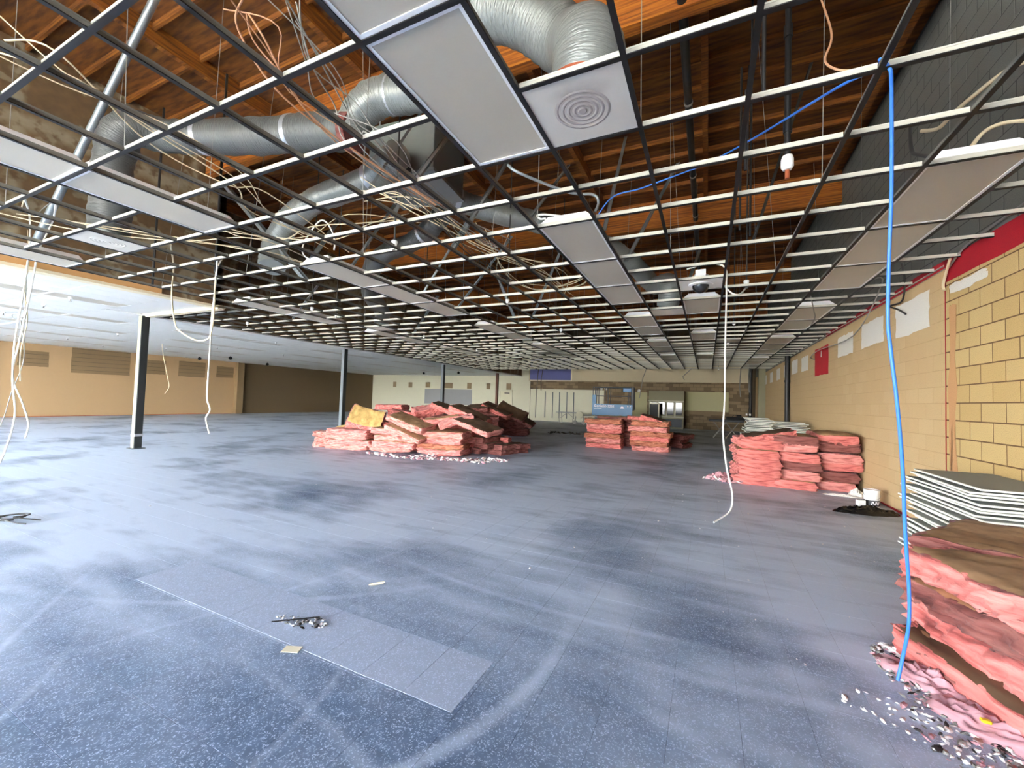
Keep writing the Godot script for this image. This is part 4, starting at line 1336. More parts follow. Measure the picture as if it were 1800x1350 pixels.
	cable(curve([Vector3(-5.902, 3.340, -1.683), Vector3(-8.516, 3.826, -2.400), Vector3(-8.926, 3.465, -2.400), Vector3(-9.105, 3.150, -2.420), Vector3(-9.237, 2.731, -2.420), Vector3(-9.470, 2.137, -2.420), Vector3(-9.635, 1.616, -2.420), Vector3(-9.154, 1.196, -2.420), Vector3(-8.890, 0.916, -2.420), Vector3(-8.974, 0.705, -2.420)], 7), 0.011, "cable_white", "white cable crossing over in the left hanging bunch", "", 8)
	cable(curve([Vector3(-6.197, 3.360, -1.547), Vector3(-9.911, 4.251, -2.450), Vector3(-9.623, 3.931, -2.450), Vector3(-9.454, 3.284, -2.450), Vector3(-9.582, 3.030, -2.450), Vector3(-9.345, 2.485, -2.450), Vector3(-9.508, 1.967, -2.450), Vector3(-9.422, 1.532, -2.450)], 7), 0.007, "cable_cream", "thin cream cable in the left hanging bunch", "", 8)
	cable(curve([Vector3(-5.990, 3.360, -1.693), Vector3(-9.368, 4.162, -2.500), Vector3(-9.634, 3.952, -2.500), Vector3(-9.822, 3.522, -2.500), Vector3(-9.721, 3.237, -2.500), Vector3(-9.661, 2.691, -2.500), Vector3(-9.724, 2.551, -2.500), Vector3(-10.092, 2.535, -2.500), Vector3(-10.155, 2.613, -2.500), Vector3(-9.862, 2.559, -2.500), Vector3(-9.601, 2.152, -2.500), Vector3(-9.576, 1.798, -2.500), Vector3(-9.945, 1.349, -2.500), Vector3(-10.156, 0.980, -2.500), Vector3(-10.312, 0.789, -2.500)], 7), 0.006, "wire_grey", "grey looped wire knotted into the left hanging bunch", "", 8)
	cable(curve([Vector3(-6.247, 3.340, -2.812), Vector3(-7.868, 3.463, -3.600), Vector3(-7.865, 2.996, -3.600), Vector3(-7.711, 2.525, -3.600), Vector3(-7.499, 2.379, -3.600), Vector3(-7.095, 2.248, -3.600), Vector3(-6.798, 2.256, -3.600), Vector3(-6.710, 2.390, -3.600), Vector3(-6.678, 2.645, -3.600), Vector3(-6.682, 3.248, -3.600), Vector3(-6.097, 3.340, -3.359)], 7), 0.011, "cable_cream", "cream cable slung in a loop left of the ledge end", "", 8)
	cable(curve([Vector3(-6.257, 3.340, -3.375), Vector3(-6.864, 3.119, -3.700), Vector3(-6.915, 2.592, -3.700), Vector3(-6.908, 2.239, -3.700), Vector3(-6.914, 1.714, -3.700), Vector3(-6.908, 1.365, -3.700), Vector3(-6.817, 1.195, -3.700), Vector3(-6.906, 1.061, -3.700), Vector3(-6.830, 0.893, -3.700), Vector3(-6.795, 0.835, -3.700)], 7), 0.011, "cable_white", "long wavy white cable hanging almost to the floor by the first column", "", 8)
	cable(curve([Vector3(-19.983, 3.270, -8.923), Vector3(-18.902, 2.743, -8.500), Vector3(-18.479, 1.871, -8.500), Vector3(-18.362, 1.549, -8.500), Vector3(-18.609, 1.285, -8.500)], 7), 0.012, "cable_cream", "loose cream cable end hanging below the tiles beyond the first column", "", 8)
	cable(curve([Vector3(-19.768, 3.300, -4.631), Vector3(-10.337, 2.521, -2.600), Vector3(-10.038, 2.691, -2.600), Vector3(-9.932, 3.102, -2.600)], 6), 0.01, "cable_white", "white cable stretching from the left bunch out of the picture", "", 8)
	# coax hoop and flex whips on fixtures
	var hoop := []
	for k in 15:
		var a := -0.5 + TAU * 0.82 * k / 14.0
		hoop.append(Vector3(-5.191, 3.720, -4.148) + Vector3(0.32 * cos(a), 0.02 * k / 14.0 + 0.3 * sin(a), 0.05 * sin(a * 2.0)))
	cable(curve(hoop, 4), 0.011, "cable_white", "white cable hoop standing above the left middle troffer", "", 8)
	cable(curve([gp(0.1, 4.1, 3.42), Vector3(-1.776, 3.600, -4.362), Vector3(-1.811, 3.650, -4.356), Vector3(-1.619, 3.600, -4.312), gp(0.6, 4.3, 3.42)], 8), 0.011, "cable_white", "white flex whip looping from the second middle troffer", "", 8)
	cable(curve([Vector3(-1.801, 3.800, -3.535), Vector3(-1.673, 3.700, -3.559), Vector3(-1.286, 3.600, -3.894), Vector3(-1.066, 3.580, -3.988), Vector3(-1.010, 3.500, -4.001), Vector3(-1.038, 3.400, -3.986)], 7), 0.014, "galvanised", "stiff grey conduit whip behind the middle troffer row", "", 8)
	cable(curve([Vector3(1.699, 3.420, -4.078), Vector3(1.832, 3.600, -4.176), Vector3(1.959, 3.650, -4.191), Vector3(2.114, 3.600, -4.158)], 7), 0.014, "cable_cream", "cream flex whip arching from the first troffer by the right wall", "", 8)
	cable(curve([Vector3(1.779, 4.400, -5.248), Vector3(1.582, 3.800, -4.646), Vector3(1.530, 3.600, -4.359), Vector3(1.570, 3.450, -4.149)], 7), 0.014, "wire_dark", "dark flex whip dropping to the first troffer by the right wall", "", 8)
	cable(curve([Vector3(1.821, 4.200, -5.129), Vector3(1.873, 4.100, -4.945), Vector3(1.895, 4.100, -4.713), Vector3(1.991, 4.100, -4.317), Vector3(2.092, 4.100, -4.218)], 7), 0.016, "cable_cream", "pale conduit slanting up against the grey block wall", "", 8)
	cable(curve([Vector3(2.450, 3.603, -7.511), Vector3(2.500, 3.388, -7.571), Vector3(2.550, 3.129, -7.801), Vector3(2.570, 3.154, -8.300), Vector3(2.570, 3.024, -7.983), Vector3(2.570, 2.916, -7.749)], 7), 0.012, "wire_dark", "dark severed conduit with red wire ends over the nearest white patch", "", 8)
	cable(curve([Vector3(2.520, 3.293, -6.413), Vector3(2.560, 3.179, -6.606), Vector3(2.570, 3.066, -6.699), Vector3(2.570, 2.989, -6.674)], 5), 0.014, "cable_cream", "cream stub of conduit at the end of the red band", "", 8)
	cable(curve([Vector3(2.570, 3.436, -5.001), Vector3(2.570, 3.388, -5.973), Vector3(2.570, 3.348, -6.298), Vector3(2.570, 3.235, -6.567)], 5), 0.012, "wire_grey", "grey cable run along the top of the red band", "", 8)
	cable(curve([Vector3(2.130, 3.400, -7.487), Vector3(2.275, 3.350, -7.658), Vector3(2.500, 2.927, -9.832), Vector3(2.500, 2.981, -12.486), Vector3(2.500, 2.896, -13.420), Vector3(2.560, 2.819, -13.274)], 5), 0.01, "wire_grey", "thin wire drooping to the red patch", "", 8)
	cable(curve([Vector3(1.544, 3.400, -8.314), Vector3(1.626, 3.200, -8.531), Vector3(1.852, 3.250, -9.622), Vector3(2.070, 3.320, -11.419)], 6), 0.01, "wire_grey", "grey wire loop hanging before the far right troffer", "", 8)
	for e in [[Vector3(-2.879, 3.272, -22.000), Vector3(-3.010, 2.803, -22.000), Vector3(-3.159, 1.774, -22.000), "far thin wire dangling before the equipment alcove"], [Vector3(-0.734, 3.268, -22.000), Vector3(-1.116, 2.902, -22.000), Vector3(-1.035, 2.734, -22.000), "far wire curl under the bulkhead"], [Vector3(1.420, 3.265, -22.000), Vector3(1.235, 2.351, -20.000), Vector3(1.282, 1.915, -20.000), "far wire hanging before the bare block corner"], [Vector3(1.768, 3.264, -22.000), Vector3(1.490, 2.771, -19.000), Vector3(1.516, 2.085, -19.000), "far wire near the right corner pipe"], [Vector3(-8.886, 3.283, -22.000), Vector3(-8.877, 1.939, -22.000), Vector3(-8.900, 0.501, -22.000), "dark pipe-like drop at the white shelf wall"], [Vector3(-8.605, 3.283, -22.000), Vector3(-8.618, 2.597, -22.000), Vector3(-8.601, 2.075, -22.000), "short dark drop beside the shelf wall"]]:
		cable(PackedVector3Array([Vector3(e[0].x, CEIL + 0.01, -22.223), e[1], e[2]]), 0.02, "wire_dark" if e[3].contains("dark") else "wire_grey", e[3])

# ------------------------------------------------------------------ columns and pipes on the walls
func make_columns() -> void:
	var spots := [[-12.62, -5.24, "nearest dark steel column with its lit front painted pale and a tape band", "column_paint"], [-12.95, -11.8, "second dark steel column standing behind the heap", "column_paint"], [-13.0, -18.6, "third thin grey column rising behind the heap", "column_paint"], [-13.05, -25.1, "farthest brown steel column before the white wall", "column_brown"]]
	for e in spots:
		var t := thing("steel_column", e[2], "column", Vector3(e[0], 0, e[1]), 0.0)
		var b := Mb.new()
		var h := CEIL - 0.04
		# square steel tube
		b.cbox(Vector3(-0.08, 0.0, -0.08), Vector3(0.08, h, 0.08), 0.008)
		part("shaft", b.mesh(), M[e[3]], t)
		b = Mb.new()
		b.box(Vector3(-0.14, 0, -0.13), Vector3(0.14, 0.016, 0.13))
		part("base_plate", b.mesh(), M.lift_grey, t)
		if spots[0] == e:
			b = Mb.new()
			b.box(Vector3(-0.095, 0.3, 0.078), Vector3(0.095, 0.36, 0.087))
			b.box(Vector3(0.088, 0.3, -0.084), Vector3(0.097, 0.36, 0.085))
			part("tape_band", b.mesh(), M.tape_silver, t)
		if e[3] == "column_paint":
			b = Mb.new()
			b.box(Vector3(-0.074, 0.02, 0.08), Vector3(0.06, h, 0.084))
			part("painted_lit_face", b.mesh(), M.column_lit_cream if e == spots[0] else M.column_lit_grey, t)  # paler sheet paints in the light on the front of the shaft
	# black downpipe on the right wall, and one in the far corner
	var t := thing("downpipe", "black downpipe standing on the tan right wall", "pipe", Vector3(2.5, 0, -17.0))
	var b := Mb.new()
	b.tube(PackedVector3Array([Vector3(0, 0, 0), Vector3(0, CEIL + 1.0, 0)]), 0.075, 14)
	part("pipe", b.mesh(), M.black_steel, t)
	b = Mb.new()
	for y in [0.9, 2.4]:
		b = Mb.new()
		b.tube(PackedVector3Array([Vector3(0, y, 0), Vector3(0, y + 0.08, 0)]), 0.09, 14)
		part("coupling", b.mesh(), M.black_steel, t)
	t = thing("downpipe", "thin black downpipe in the far right corner with white valves", "pipe", Vector3(2.1, 0, -25.5))
	b = Mb.new()
	b.tube(PackedVector3Array([Vector3(0, 0, 0), Vector3(0, CEIL + 0.8, 0)]), 0.08, 12)
	part("pipe", b.mesh(), M.black_steel, t)
	b = Mb.new()
	for e in [[-0.18, 1.05, 0.1], [-0.02, 1.05, 0.1], [-0.02, 0.75, 0.1]]:
		b.tube(PackedVector3Array([Vector3(e[0], e[1], 0.1), Vector3(e[0], e[1] + e[2], 0.1)]), 0.045, 10)
	part("valve", b.mesh(), M.plastic_white, t)

# ------------------------------------------------------------------ insulation
var batts := []
func batt_shapes() -> void:
	for k in 8:
		batts.append(batt_mesh(k))

# a fluffy slab 1.2 x 0.17 x 0.6 (x, y, z) with its base at y = 0, and its paper sheet
func batt_mesh(k: int) -> Array:
	var L := 1.2
	var T := 0.165
	var W := 0.6
	var f := noise(100 + k, 2.2, 3)
	var g := noise(200 + k, 9.0, 3)
	var bend := [0.0, 0.02, -0.015, 0.03, 0.0, 0.05, -0.02, 0.015][k] as float
	var nu := 40
	var ring := 52
	var shape := func(u: float, s: float, grow: float) -> Vector3:
		# s in 0..1 round the section, starting at the lower front edge
		var per := 2.0 * (W + T)
		var d := s * per
		var y := 0.0
		var z := 0.0
		if d < T:
			y = d; z = W / 2
		elif d < T + W:
			y = T; z = W / 2 - (d - T)
		elif d < 2 * T + W:
			y = T - (d - T - W); z = -W / 2
		else:
			y = 0; z = -W / 2 + (d - 2 * T - W)
		var yy := (y - T / 2) / (T / 2)
		var zz := z / (W / 2)
		# soft, slightly bulging edges
		var sidebulge := (1.0 - yy * yy) * 0.018 - 0.012
		z += signf(z) * sidebulge * smoothstep(0.9, 1.0, absf(zz)) * grow
		y = T / 2 + (y - T / 2) * (1.0 - 0.1 * pow(absf(zz), 10.0))
		var x := (u - 0.5) * L
		var o := Vector3(x, y, z)
		# ragged layered sides: the noise runs along the batt and changes quickly through its thickness
		var edge := smoothstep(0.82, 1.0, absf(zz))
		z += signf(z) * edge * (f.get_noise_3d(x * 2.0, y * 14.0, z + 3.0) * 0.06 + g.get_noise_3d(x * 1.8, y * 9.0, z) * 0.034)
		y += f.get_noise_3d(x * 1.6, 7.0 if yy > 0 else 1.0, z * 1.6) * 0.025 * (1.0 if yy > 0 else 0.35)
		y += bend * (x / L * 2.0) * (x / L * 2.0)
		x += f.get_noise_3d(u * 0.5, y * 12.0, z * 3.0) * 0.05 * smoothstep(0.35, 0.5, absf(u - 0.5))
		return Vector3(x, y, z)
	var rows := []
	for i in nu + 1:
		var line := PackedVector3Array()
		for j in ring + 1:
			line.append(shape.call(float(i) / nu, float(j % ring) / ring, 1.0))
		rows.append(line)
	var b := Mb.new()
	# sides: one smooth sheet round the section, its v running along x
	b.sheet(rows, false)
	var mid := Vector3(0, T / 2, 0)
	if b.n.size() and b.n[0].dot(b.v[0] - Vector3(b.v[0].x, T / 2, 0)) < 0.0:
		b = Mb.new()
		b.sheet(rows, true)
	for i in b.uv.size():
		b.uv[i] = Vector2(b.v[i].x * 0.9 + k * 0.31, b.uv[i].x * 1.5)
	for e in [0, nu]:
		var c := Vector3.ZERO
		for j in ring: c += rows[e][j]
		c /= ring
		var nn := Vector3.LEFT if e == 0 else Vector3.RIGHT
		var inner := PackedVector3Array()
		for j in ring + 1:
			inner.append(rows[e][j].lerp(c, 0.35) + nn * (0.02 + 0.02 * g.get_noise_2d(j * 1.3, e)))
		for j in ring:
			var fu := func(p: Vector3) -> Vector2: return Vector2(p.z * 0.9, p.y * 1.5 + 0.3)
			var n1: Vector3 = (nn + (rows[e][j] - c) * 2.0).normalized()
			var n2: Vector3 = (nn + (rows[e][j + 1] - c) * 2.0).normalized()
			b.tri(rows[e][j], rows[e][j + 1], inner[j + 1], n1, n2, nn, fu.call(rows[e][j]), fu.call(rows[e][j + 1]), fu.call(inner[j + 1]))
			b.tri(rows[e][j], inner[j + 1], inner[j], n1, nn, nn, fu.call(rows[e][j]), fu.call(inner[j + 1]), fu.call(inner[j]))
			b.tri(c + nn * 0.02, inner[j], inner[j + 1], nn, nn, nn, fu.call(c), fu.call(inner[j]), fu.call(inner[j + 1]))
	# paper: a wrinkled sheet that covers the top and turns a little over the edges
	var p := Mb.new()
	var pr := []
	var h := noise(300 + k, 5.0, 3)
	for i in 23:
		var line := PackedVector3Array()
		for j in 13:
			var u := 0.5 + (i / 22.0 - 0.5) * 0.985
			var t := (j / 12.0 - 0.5) * 0.97
			var s := (T + (0.5 - t) * W) / (2.0 * (W + T))
			var q: Vector3 = shape.call(u, s, 0.0)
			q.z = t * W
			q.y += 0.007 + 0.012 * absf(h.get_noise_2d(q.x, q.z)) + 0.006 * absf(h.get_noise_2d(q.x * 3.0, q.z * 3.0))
			if i == 0 or i == 22: q.y -= 0.012 + 0.01 * h.get_noise_1d(j)
			if j == 0 or j == 12: q.y -= 0.012 + 0.012 * h.get_noise_1d(i)
			line.append(q)
		pr.append(line)
	p.sheet(pr, false)
	if p.n[0].y < 0:
		p = Mb.new()
		p.sheet(pr, true)
	for i in p.uv.size():
		p.uv[i] = Vector2(p.v[i].x + k * 0.37, p.v[i].z)
	return [b.mesh(), p.mesh()]

func batt(at: Vector3, yaw: float, tone: String, paper: String, label: String, group: String, sc := Vector3.ONE, pitch := 0.0, roll := 0.0) -> Node3D:
	var t := thing("insulation_batt", label, "insulation", at, 0.0, group)
	t.basis = Basis(Vector3.UP, yaw) * Basis(Vector3.RIGHT, pitch) * Basis(Vector3.BACK, roll) * Basis.from_scale(sc)
	var k := rng.randi() % 8
	part("fiberglass", batts[k][0], M[tone], t)
	if paper:
		part("paper_facing", batts[k][1], M[paper], t)
	return t

# a stack of batts: each layer slightly shifted
func stack(at: Vector3, yaw: float, n: int, tones: Array, papers: Array, words: String, group: String, sc := Vector3.ONE, jit := 0.03, step := 0.158) -> void:
	for k in n:
		var o := Vector3(rng.randfn(0, jit), 0, rng.randfn(0, jit))
		var rank := "topmost" if k == n - 1 and n > 1 else nth(k)
		var label := ("single pink batt %s" % words) if n == 1 else "%s pink batt %s" % [rank, words]
		batt(at + Basis(Vector3.UP, yaw) * o + Vector3(0, k * step * sc.y + 0.004, 0), yaw + rng.randfn(0, 0.035), tones[k % tones.size()], papers[k % papers.size()] if k < n - 1 else papers[0], label, group, sc * Vector3(rng.randf_range(0.95, 1.04), 1, rng.randf_range(0.96, 1.03)), rng.randfn(0, 0.012), rng.randfn(0, 0.014))

func chips(called: String, label: String, cat: String, spots: Array, n: int, m: Array, size: float, seed_: int) -> void:
	# loose crumbs: nobody could count them
	var r := RandomNumberGenerator.new()
	r.seed = seed_
	var mm := ArrayMesh.new()
	var parts := []
	for k in m.size():
		parts.append(Mb.new())
	for i in n:
		var s: Array = spots[r.randi() % spots.size()]
		var a := r.randf() * TAU
		var d := sqrt(r.randf())
		var c: Vector3 = s[0] + Vector3(cos(a) * d * s[1], 0, sin(a) * d * s[2])
		var q := size * r.randf_range(0.35, 1.3)
		var b: Mb = parts[r.randi() % parts.size()]
		b.xf = Transform3D(Basis.from_euler(Vector3(r.randf_range(-0.5, 0.5), r.randf() * TAU, r.randf_range(-0.5, 0.5))) * Basis.from_scale(Vector3(q, q * r.randf_range(0.15, 0.5), q * r.randf_range(0.3, 0.9))), c + Vector3(0, q * 0.25, 0))
		var p := []
		for e in 6:
			var ang := TAU * e / 6
			p.append(Vector3(cos(ang) * r.randf_range(0.35, 0.6), r.randf_range(-0.2, 0.2), sin(ang) * r.randf_range(0.35, 0.6)))
		var top := Vector3(r.randf_range(-0.1, 0.1), r.randf_range(0.3, 0.6), r.randf_range(-0.1, 0.1))
		var bot := Vector3(0, -0.4, 0)
		for e in 6:
			var u: Vector3 = p[e]
			var w: Vector3 = p[(e + 1) % 6]
			var n1: Vector3 = (u - top).cross(w - top).normalized()
			if n1.y < 0: n1 = -n1
			b.tri(u, w, top, n1, n1, n1)
			var n2: Vector3 = (u - bot).cross(w - bot).normalized()
			if n2.y > 0: n2 = -n2
			b.tri(u, w, bot, n2, n2, n2)
	for k in parts.size():
		parts[k].xf = Transform3D()
		if parts[k].v.size():
			parts[k].put(mm)
			mm.surface_set_material(mm.get_surface_count() - 1, M[m[k]])
	tag(part(called, mm, null), label, cat, "", "stuff")

func make_insulation() -> void:
	batt_shapes()
	# --- the big heap, left of centre
	var G := "pink batts of the big left heap"
	var yaw := 0.232
	var B := Basis(Vector3.UP, yaw)
	var o := Vector3(-9.3, 0, -7.9)
	var col := ["in the near left stack of the big heap", "in the near middle stack of the big heap", "in the near right stack of the big heap"]
	var xs := [0.68, 1.98, 3.28]
	for k in 3:
		stack(o + B * Vector3(xs[k], 0, -0.33), yaw + [0.02, -0.05, -0.06][k], [4, 4, 4][k], ["pink_pale", "pink_rose"] if k < 2 else ["pink_rose", "pink_tan", "pink_rose", "pink_pale"], ["", "kraft_brown"] if k == 0 else ["kraft_brown"], col[k], G, Vector3(1.02, 0.86 if k == 0 else 0.95, 1.0), 0.035)
	stack(o + B * Vector3(-0.22, 0, -0.6), yaw + 0.25, 3, ["pink_pale"], [""], "in the short left tail of the big heap", G, Vector3(0.55, 0.9, 1.0), 0.04)
	var second := ["in the second row left stack of the big heap", "in the second row middle stack of the big heap", "in the second row right stack of the big heap"]
	var third := ["in the rear left stack of the big heap", "in the rear middle stack of the big heap", "in the rear right stack of the big heap"]
	for k in 3:
		stack(o + B * Vector3(xs[k] + 0.08, 0, -0.98), yaw + rng.randfn(0, 0.06), [5, 5, 4][k], ["pink_rose", "pink_coral"], ["kraft_brown", ""], second[k], G, Vector3(1, 0.95, 1), 0.05)
		stack(o + B * Vector3(xs[k] + 0.1, 0, -1.64), yaw + rng.randfn(0, 0.06), [5, 6, 5][k], ["pink_coral", "pink_rose"], ["", "kraft_dark"], third[k], G, Vector3(1, 0.95, 1), 0.05)
	stack(Vector3(-4.970, 0.000, -9.508) + Vector3(0.0, 0, -0.9), 1.2, 2, ["pink_dusty_shaded"], ["kraft_dark"], "in the low dusky tail at the right of the big heap", G, Vector3(0.9, 0.85, 1), 0.06)
	stack(Vector3(-4.970, 0.000, -9.508) + Vector3(-0.55, 0, -0.65), 1.35, 3, ["pink_dusty_shaded"], ["kraft_dark"], "of the shaded stack on the right flank of the big heap", G, Vector3(0.9, 0.95, 1), 0.05)  # both right tail stacks carry the shade of this flank in dark tones
	# loose ones thrown on top
	batt(Vector3(-8.607, 0.874, -8.700) - Vector3(0, 0.1, 0), 0.42, "pink_rose", "kraft_tan", "tan paper faced slab tilted up on the left top of the big heap", G, Vector3(0.74, 0.9, 1.15), 0.72, -0.32)
	batt(Vector3(-9.521, 0.514, -8.800) - Vector3(0, 0.08, 0), 0.5, "pink_pale", "kraft_tan", "pale batt sloping down at the left shoulder of the big heap", G, Vector3(0.75, 0.9, 0.9), 0.1, 0.3)
	batt(Vector3(-7.088, 0.811, -8.750) - Vector3(0, 0.1, 0), 0.02, "pink_pale", "kraft_brown", "brown papered batt sloping like a roof on the middle of the big heap", G, Vector3(0.95, 1, 1.1), 0.12, -0.28)
	batt(Vector3(-7.002, 0.589, -8.500) - Vector3(0, 0.08, 0), 0.0, "pink_pale", "kraft_brown", "batt slipping out under the roof-like one on the big heap", G, Vector3(0.95, 0.7, 0.8), 0.1, -0.3)
	batt(Vector3(-9.009, 1.124, -10.200) - Vector3(0, 0.08, 0), 0.2, "pink_coral", "", "rose coloured batt lying highest at the back left of the big heap", G, Vector3(0.75, 1, 0.9), 0.0, 0.02)
	batt(Vector3(-8.332, 0.960, -10.000) - Vector3(0, 0.08, 0), 0.3, "pink_coral", "", "short rose batt just under the highest left one", G, Vector3(0.75, 1, 0.8), 0.05, -0.05)
	batt(Vector3(-7.486, 1.082, -10.000) - Vector3(0, 0.1, 0), 0.9, "pink_coral", "", "crumpled bright pink batt below the third column", G, Vector3(0.7, 1.3, 0.9), 0.25, 0.2)
	batt(Vector3(-6.791, 1.142, -10.100) - Vector3(0, 0.08, 0), 0.1, "pink_coral", "kraft_dark", "dark papered batt leaning just right of the third column", G, Vector3(0.85, 0.9, 0.9), 0.1, -0.28)
	batt(Vector3(-5.971, 1.066, -9.900) - Vector3(0, 0.08, 0), -0.1, "pink_coral", "kraft_dark", "long pink batt drooping over the right top of the big heap", G, Vector3(1.0, 0.9, 0.8), 0.15, -0.34)
	batt(Vector3(-6.459, 0.870, -9.300) - Vector3(0, 0.06, 0), 0.5, "pink_rose", "kraft_brown", "small pink batt lying across the crest of the big heap", G, Vector3(0.75, 0.85, 0.6), 0.1, 0.16)
	batt(Vector3(-5.940, 0.885, -9.200) - Vector3(0, 0.06, 0), 0.75, "pink_rose", "", "twisted pink strip over the near right stack of the big heap", G, Vector3(0.75, 0.8, 0.5), 0.25, 0.3)
	batt(Vector3(-5.333, 0.800, -9.200) - Vector3(0, 0.06, 0), -0.2, "pink_rose", "kraft_dark", "dark backed batt sliding off the right shoulder of the big heap", G, Vector3(1.0, 0.8, 1.1), 0.12, -0.25)
	batt(Vector3(-5.193, 0.000, -10.479) + Vector3(0, 0.28, 0), 0.1, "pink_coral", "", "bright pink offcut lying on the dusky tail of the big heap", G, Vector3(0.32, 0.9, 0.5), 0.05, -0.05)
	# --- the dark heap behind it
	G = "dusky batts of the rear left heap"
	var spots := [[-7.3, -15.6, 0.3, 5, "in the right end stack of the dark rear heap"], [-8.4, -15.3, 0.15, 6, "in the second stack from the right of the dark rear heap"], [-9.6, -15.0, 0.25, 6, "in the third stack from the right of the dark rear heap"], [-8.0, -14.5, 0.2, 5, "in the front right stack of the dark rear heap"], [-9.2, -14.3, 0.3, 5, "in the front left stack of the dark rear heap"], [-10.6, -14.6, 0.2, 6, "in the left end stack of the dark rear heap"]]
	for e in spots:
		stack(Vector3(e[0], 0, e[1]), e[2], e[3], ["pink_dusty_shaded"], ["kraft_dark"], e[4], G, Vector3(1, 1.0, 1.1), 0.06)  # lack of light back here is put into the dark fibre and paper
	batt(Vector3(-8.385, 1.087, -14.600) - Vector3(0, 0.05, 0), 0.1, "pink_dusty_shaded", "kraft_dark", "dark papered slab on the left crest of the rear heap", G, Vector3(0.9, 1, 1.3), 0.25, 0.05)
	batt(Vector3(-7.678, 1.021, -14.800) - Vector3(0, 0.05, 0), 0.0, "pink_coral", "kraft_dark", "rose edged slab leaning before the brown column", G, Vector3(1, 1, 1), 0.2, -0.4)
	batt(Vector3(-7.204, 0.967, -15.200) - Vector3(0, 0.05, 0), 0.0, "pink_dusty_shaded", "kraft_dark", "dark slab peaked before the far door", G, Vector3(1, 0.8, 1.2), 0.5, -0.45)
	batt(Vector3(-6.801, 0.681, -15.400) - Vector3(0, 0.05, 0), 0.1, "pink_dusty_shaded", "kraft_dark", "dark slab on the falling right end of the rear heap", G, Vector3(0.8, 0.9, 1), 0.2, -0.5)
	# --- the two stacks in the middle
	G = "pink batts of the two middle stacks"
	stack(Vector3(-3.08, 0, -13.85), 0.02, 6, ["pink_coral", "pink_rose", "pink_tan"], ["kraft_brown"], "in the left one of the two middle stacks", G, Vector3(0.95, 0.98, 1.0), 0.03)
	stack(Vector3(-1.66, 0, -13.9), -0.04, 6, ["pink_rose", "pink_tan", "pink_coral", "pink_tan"], ["kraft_brown"], "in the right one of the two middle stacks", G, Vector3(0.96, 0.98, 1.0), 0.03)
	stack(Vector3(-2.9, 0, -14.7), 0.05, 6, ["pink_dusty_shaded"], ["kraft_brown"], "in the stack hidden behind the left middle one", G, Vector3(1.1, 1.06, 1.1), 0.04)
	stack(Vector3(-0.95, 0, -15.6), 1.3, 3, ["pink_dusty_shaded"], ["kraft_dark"], "in the dusky low stack behind the right middle one", G, Vector3(0.9, 1, 1.1), 0.05)
	batt(Vector3(-1.525, 0.995, -13.900) - Vector3(0, 0.06, 0), -0.1, "pink_coral", "kraft_dark", "bright pink batt sliding down on top of the right middle stack", G, Vector3(0.7, 0.8, 0.7), 0.1, -0.28)
	batt(Vector3(-2.069, 1.020, -14.000) - Vector3(0, 0.06, 0), 0.1, "pink_coral", "", "short pink batt on the left top of the right middle stack", G, Vector3(0.5, 0.7, 0.7), 0, -0.05)
	# --- the stack against the right wall
	G = "pink batts of the stack by the right wall"
	stack(Vector3(0.87, 0, -9.75), 1.62, 5, ["pink_coral"], ["", "kraft_brown"], "in the left column of the stack by the right wall", G, Vector3(1.0, 1.1, 1.2), 0.045)
	stack(Vector3(1.58, 0, -9.85), 1.5, 6, ["pink_coral", "pink_rose", "pink_dusty_shaded"], ["kraft_brown", ""], "in the middle column of the stack by the right wall", G, Vector3(1, 1.02, 1.15), 0.045)
	stack(Vector3(2.2, 0, -10.1), 1.57, 6, ["pink_rose", "pink_dusty_shaded", "pink_coral"], ["kraft_brown", ""], "in the right column of the stack by the right wall", G, Vector3(1, 1.1, 1.05), 0.02)
	batt(Vector3(1.1, 0.86, -9.6), 0.12, "pink_coral", "kraft_dark", "long batt tipped across the top left of the stack by the right wall", G, Vector3(0.72, 0.95, 0.9), 0.05, 0.2)
	# --- the near stack, lower right corner
	G = "pink batts of the near right stack"
	var y2 := 1.855
	var near := "of the near stack beside the dangling blue cable"
	stack(Vector3(1.66, 0, -3.0), y2, 4, ["pink_dusty_shaded", "pink_coral", "pink_dusty_shaded", "pink_coral"], ["kraft_brown", "", "kraft_brown", ""], near, G, Vector3(1.05, 0.98, 1.1), 0.03)
	stack(Vector3(1.9, 0, -4.12), 0.98, 4, ["pink_coral", "pink_dusty_shaded"], ["kraft_brown", ""], "of the near stack on its far wall side", G, Vector3(1.0, 0.98, 1.2), 0.015)
	stack(Vector3(2.07, 0, -3.1), y2, 4, ["pink_coral", "pink_dusty_shaded"], ["kraft_brown", ""], "of the near stack on its wall side", G, Vector3(1.05, 0.98, 1.0), 0.02)
	stack(Vector3(2.0, 0, -1.8), y2, 3, ["pink_dusty_shaded", "pink_coral"], ["kraft_brown", ""], "of the near stack at the picture corner", G, Vector3(1.05, 0.98, 1.15), 0.03)
	batt(Vector3(1.5, 0.01, -2.75), y2 + 0.04, "pink_coral", "kraft_dark", "rose batt slumped on the floor along the foot of the near stack", G, Vector3(1.3, 1.0, 0.6), -0.12, 0.0)
	# crumbs
	chips("insulation_crumbs", "white and pink crumbs strewn along the foot of the big heap", "debris", [[Vector3(-6.020, 0.000, -8.299), 0.7, 0.25], [Vector3(-4.974, -0.000, -8.429), 0.45, 0.25], [Vector3(-6.940, 0.000, -7.934), 0.9, 0.12], [Vector3(-4.627, 0.000, -8.920), 0.35, 0.2]], 300, ["chip_white", "chip_white", "chip_pink"], 0.12, 5)
